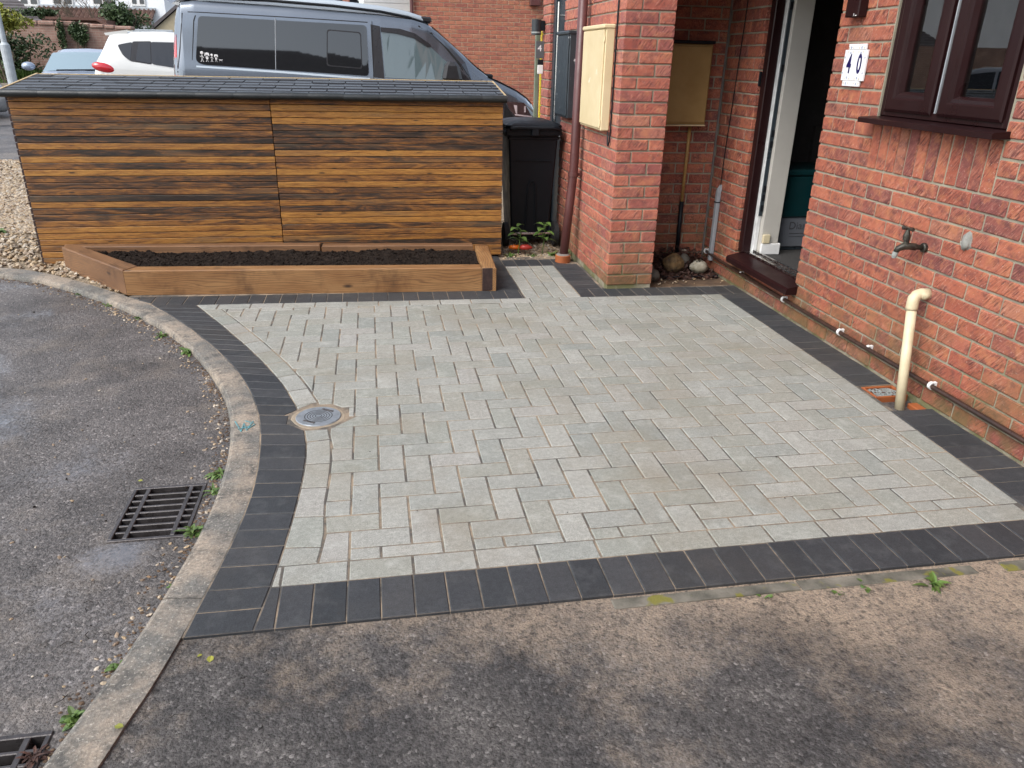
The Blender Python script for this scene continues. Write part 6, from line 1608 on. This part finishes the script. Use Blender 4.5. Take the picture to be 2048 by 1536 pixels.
# white rendered house
WY_ = 42.0
wh = thing('white_house', (-12, WY_, zg), 'white rendered house with a brown tiled lean-to roof far behind', 'house')
a = at(-900, 0, WY_).x; b = at(328, 0, WY_).x
world_part('wall', MB().box((a, WY_, 0), (b, WY_ + 6, 6.4)), 'render', wh)
world_part('roof', MB().add([(a - .3, WY_ - .4, 6.3), (b + .3, WY_ - .4, 6.3), (b + .3, WY_ + 3, 8.6), (a - .3, WY_ + 3, 8.6), (a - .3, WY_ + 6.4, 6.3), (b + .3, WY_ + 6.4, 6.3)], [(0, 1, 2, 3), (3, 2, 5, 4), (0, 3, 4), (1, 5, 2)]), 'roof_brown', wh)
l0 = at(57, 20, WY_ - 1.2); l1 = at(302, 40, WY_ - 1.2)
lr = world_part('lean_to_roof', MB().add([(l0.x, WY_ - 1.2, l1.z - .1), (l1.x, WY_ - 1.2, l1.z - .1), (l1.x, WY_ - .01, l0.z + .2), (l0.x, WY_ - .01, l0.z + .2), (l0.x, WY_ - 1.2, l1.z - .2), (l1.x, WY_ - 1.2, l1.z - .2)], [(0, 1, 2, 3), (4, 5, 1, 0)]), 'roof_brown', wh)
nt_ = 26
for r_ in range(3):
    for k in range(nt_):
        xa = l0.x + (l1.x - l0.x) * k / nt_; w_ = (l1.x - l0.x) / nt_; f0 = r_ / 3; f1 = (r_ + 1) / 3
        z0 = l1.z - .1 + (l0.z + .3 - l1.z) * f0; z1 = l1.z - .1 + (l0.z + .3 - l1.z) * f1; y0 = WY_ - 1.2 + 1.19 * f0; y1 = WY_ - 1.2 + 1.19 * f1
        world_part('roof_tile', MB().add([(xa, y0 - .03, z0 + .02), (xa + w_ * .92, y0 - .03, z0 + .02), (xa + w_ * .92, y1, z1 + .01), (xa, y1, z1 + .01), (xa + w_ * .46, y0 - .03, z0 + .12), (xa + w_ * .46, y1, z1 + .09)], [(0, 4, 5, 3), (4, 1, 2, 5), (0, 1, 4)]), 'roof_brown', lr)
world_part('lean_to_wall', MB().box((l0.x, WY_ - 1.05, 0), (l1.x, WY_ - .02, l1.z - .2)), 'render', wh)
world_part('gutter', MB().cbox((l0.x, WY_ - .1, l0.z + .18), (l1.x, WY_ - .01, l0.z + .30), .01), 'galv', wh)
for px0, px1 in ((40, 68), (105, 138), (185, 222), (262, 284), (-120, -80), (-260, -200)):
    A_, B_ = boxpx(px0, -40, px1, 12, WY_ - .06, .05)
    wo = world_part('window', MB().cbox(A_, B_, .02), 'white', wh)
    for k in range(2):
        wd = (B_[0] - A_[0]) / 2; world_part('pane', MB().box((A_[0] + k * wd + .08, WY_ - .075, A_[2] + .10), (A_[0] + (k + 1) * wd - .06, WY_ - .062, B_[2] - .1)), 'pane_far', wo)
# brown shed
A_, B_ = boxpx(112, 40, 212, 75, 31.5, 2.)
sh_ = thing('garden_shed', (A_[0], 31.5, zg), 'brown flat roofed shed just behind the garden wall', 'shed')
world_part('wall', MB().box((A_[0], 31.5, zg), (B_[0], 33.4, B_[2])), 'shed', sh_)
world_part('roof', MB().add([(A_[0] - .15, 31.3, B_[2] + .05), (at(195, 40, 31.5).x, 31.3, B_[2] + .05), (B_[0] + .1, 31.3, B_[2] - .16), (A_[0] - .15, 33.6, B_[2] + .05), (at(195, 40, 31.5).x, 33.6, B_[2] + .05), (B_[0] + .1, 33.6, B_[2] - .16), (A_[0] - .15, 31.3, B_[2] - .03), (at(195, 40, 31.5).x, 31.3, B_[2] - .03), (B_[0] + .1, 31.3, B_[2] - .24)], [(0, 1, 4, 3), (1, 2, 5, 4), (0, 6, 7, 1), (1, 7, 8, 2)]), 'shed', sh_)
A2, B2 = boxpx(170, 53, 186, 57, 31.45, .04); world_part('window', MB().box(A2, B2), 'black_gap', sh_)
# grey tiled bungalow roof at the left
t = thing('bungalow', (at(20, 30, 33).x - 3, 33, zg), 'bungalow with grey tiled roof at the far left', 'house')
e0 = at(92, 46, 33); e1 = at(30, -4, 36); e1.z -= 1.0; hb = at(86, 40, 39)
world_part('wall', MB().box((e0.x - 9, 33.4, 0), (e0.x - .4, 39, e0.z)), 'sandstone', t)
rf2 = world_part('roof', MB().add([(e0.x - 9, 33.0, e0.z - .1), (e0.x, 33.0, e0.z - .1), (e1.x, 36.0, e1.z + 1.0), (e0.x - 9, 36., e1.z + 1.0), (hb.x - 1.2, 39, e0.z - .1), (e0.x - 9, 39, e0.z - .1)], [(0, 1, 2, 3), (1, 4, 2), (3, 2, 4, 5)]), 'roof_grey', t)
dv0 = Vector((e0.x, 33.0, e0.z - .1)); dv1 = Vector((e1.x, 36., e1.z + 1.0))
for k in range(9):
    f = k / 9; p = dv0.lerp(dv1, f); q = dv0.lerp(dv1, f + .13)
    world_part('tile_course', MB().add([(e0.x - 9, p.y - .03, p.z + .08), (p.x, p.y - .03, p.z + .08), (q.x, q.y, q.z + .02), (e0.x - 9, q.y, q.z + .02), (e0.x - 9, p.y - .03, p.z - .02), (p.x, p.y - .03, p.z - .02)], [(0, 1, 2, 3), (4, 5, 1, 0)]), 'roof_grey', rf2)
# small sandy gable next to the van tail
g0 = at(306, 62, 36); g1 = at(352, 22, 36)
t = thing('sandy_outbuilding', (g0.x, 36, zg), 'small sand coloured gable beside the van spoiler', 'building')
world_part('wall', MB().add([(g0.x, 36, 0), (g0.x + 5, 36, 0), (g0.x + 5, 36, g0.z), (g1.x + .6, 36, g1.z + .5), (g0.x, 36, g0.z), (g0.x, 39, 0), (g0.x + 5, 39, 0), (g0.x + 5, 39, g0.z), (g1.x + .6, 39, g1.z + .5), (g0.x, 39, g0.z)], [(0, 1, 2, 3, 4), (9, 8, 7, 6, 5), (0, 4, 9, 5), (4, 3, 8, 9)]), 'sandstone', t)
world_part('verge', MB().add([(g0.x - .1, 35.9, g0.z - .02), (g1.x + .6, 35.9, g1.z + .52), (g1.x + .6, 35.9, g1.z + .66), (g0.x - .15, 35.9, g0.z + .08), (g0.x - .1, 39, g0.z - .02), (g1.x + .6, 39, g1.z + .52), (g1.x + .6, 39, g1.z + .66), (g0.x - .15, 39, g0.z + .08)], [(0, 1, 2, 3), (3, 2, 6, 7), (4, 7, 6, 5)]), 'roof_grey', t)
# lamp post
p = at(23, 152, 26.4); q = at(-2, 45, 26.4)
t = thing('lamp_post', (p.x, 26.4, gz(0, 26.4)), 'grey galvanised lamp post at the left edge', 'lamp post')
world_part('base_column', MB().tube([(p.x, 26.4, gz(0, 26.4) - .05), (p.x, 26.4, 1.55), (p.x, 26.4, 1.62)], [.13, .13, .08], 16), 'galv', t)
world_part('upper_column', MB().tube([(p.x, 26.4, 1.6), (p.x, 26.4, 6.)], [.075, .06], 14), 'galv', t)

t = thing('opposite_house', (-3, -16, 0), 'brick house across the road behind the viewer, mirrored in the glass', 'house')
world_part('wall', MB().box((-14, -22, -.1), (12, -15, 5.4)), 'upper_brick', t)
world_part('roof', MB().add([(-14.4, -14.7, 5.3), (12.4, -14.7, 5.3), (12.4, -18.5, 8.0), (-14.4, -18.5, 8.0), (-14.4, -22.3, 5.3), (12.4, -22.3, 5.3)], [(0, 3, 2, 1), (3, 4, 5, 2), (0, 4, 3), (1, 2, 5)]), 'roof_grey', t)
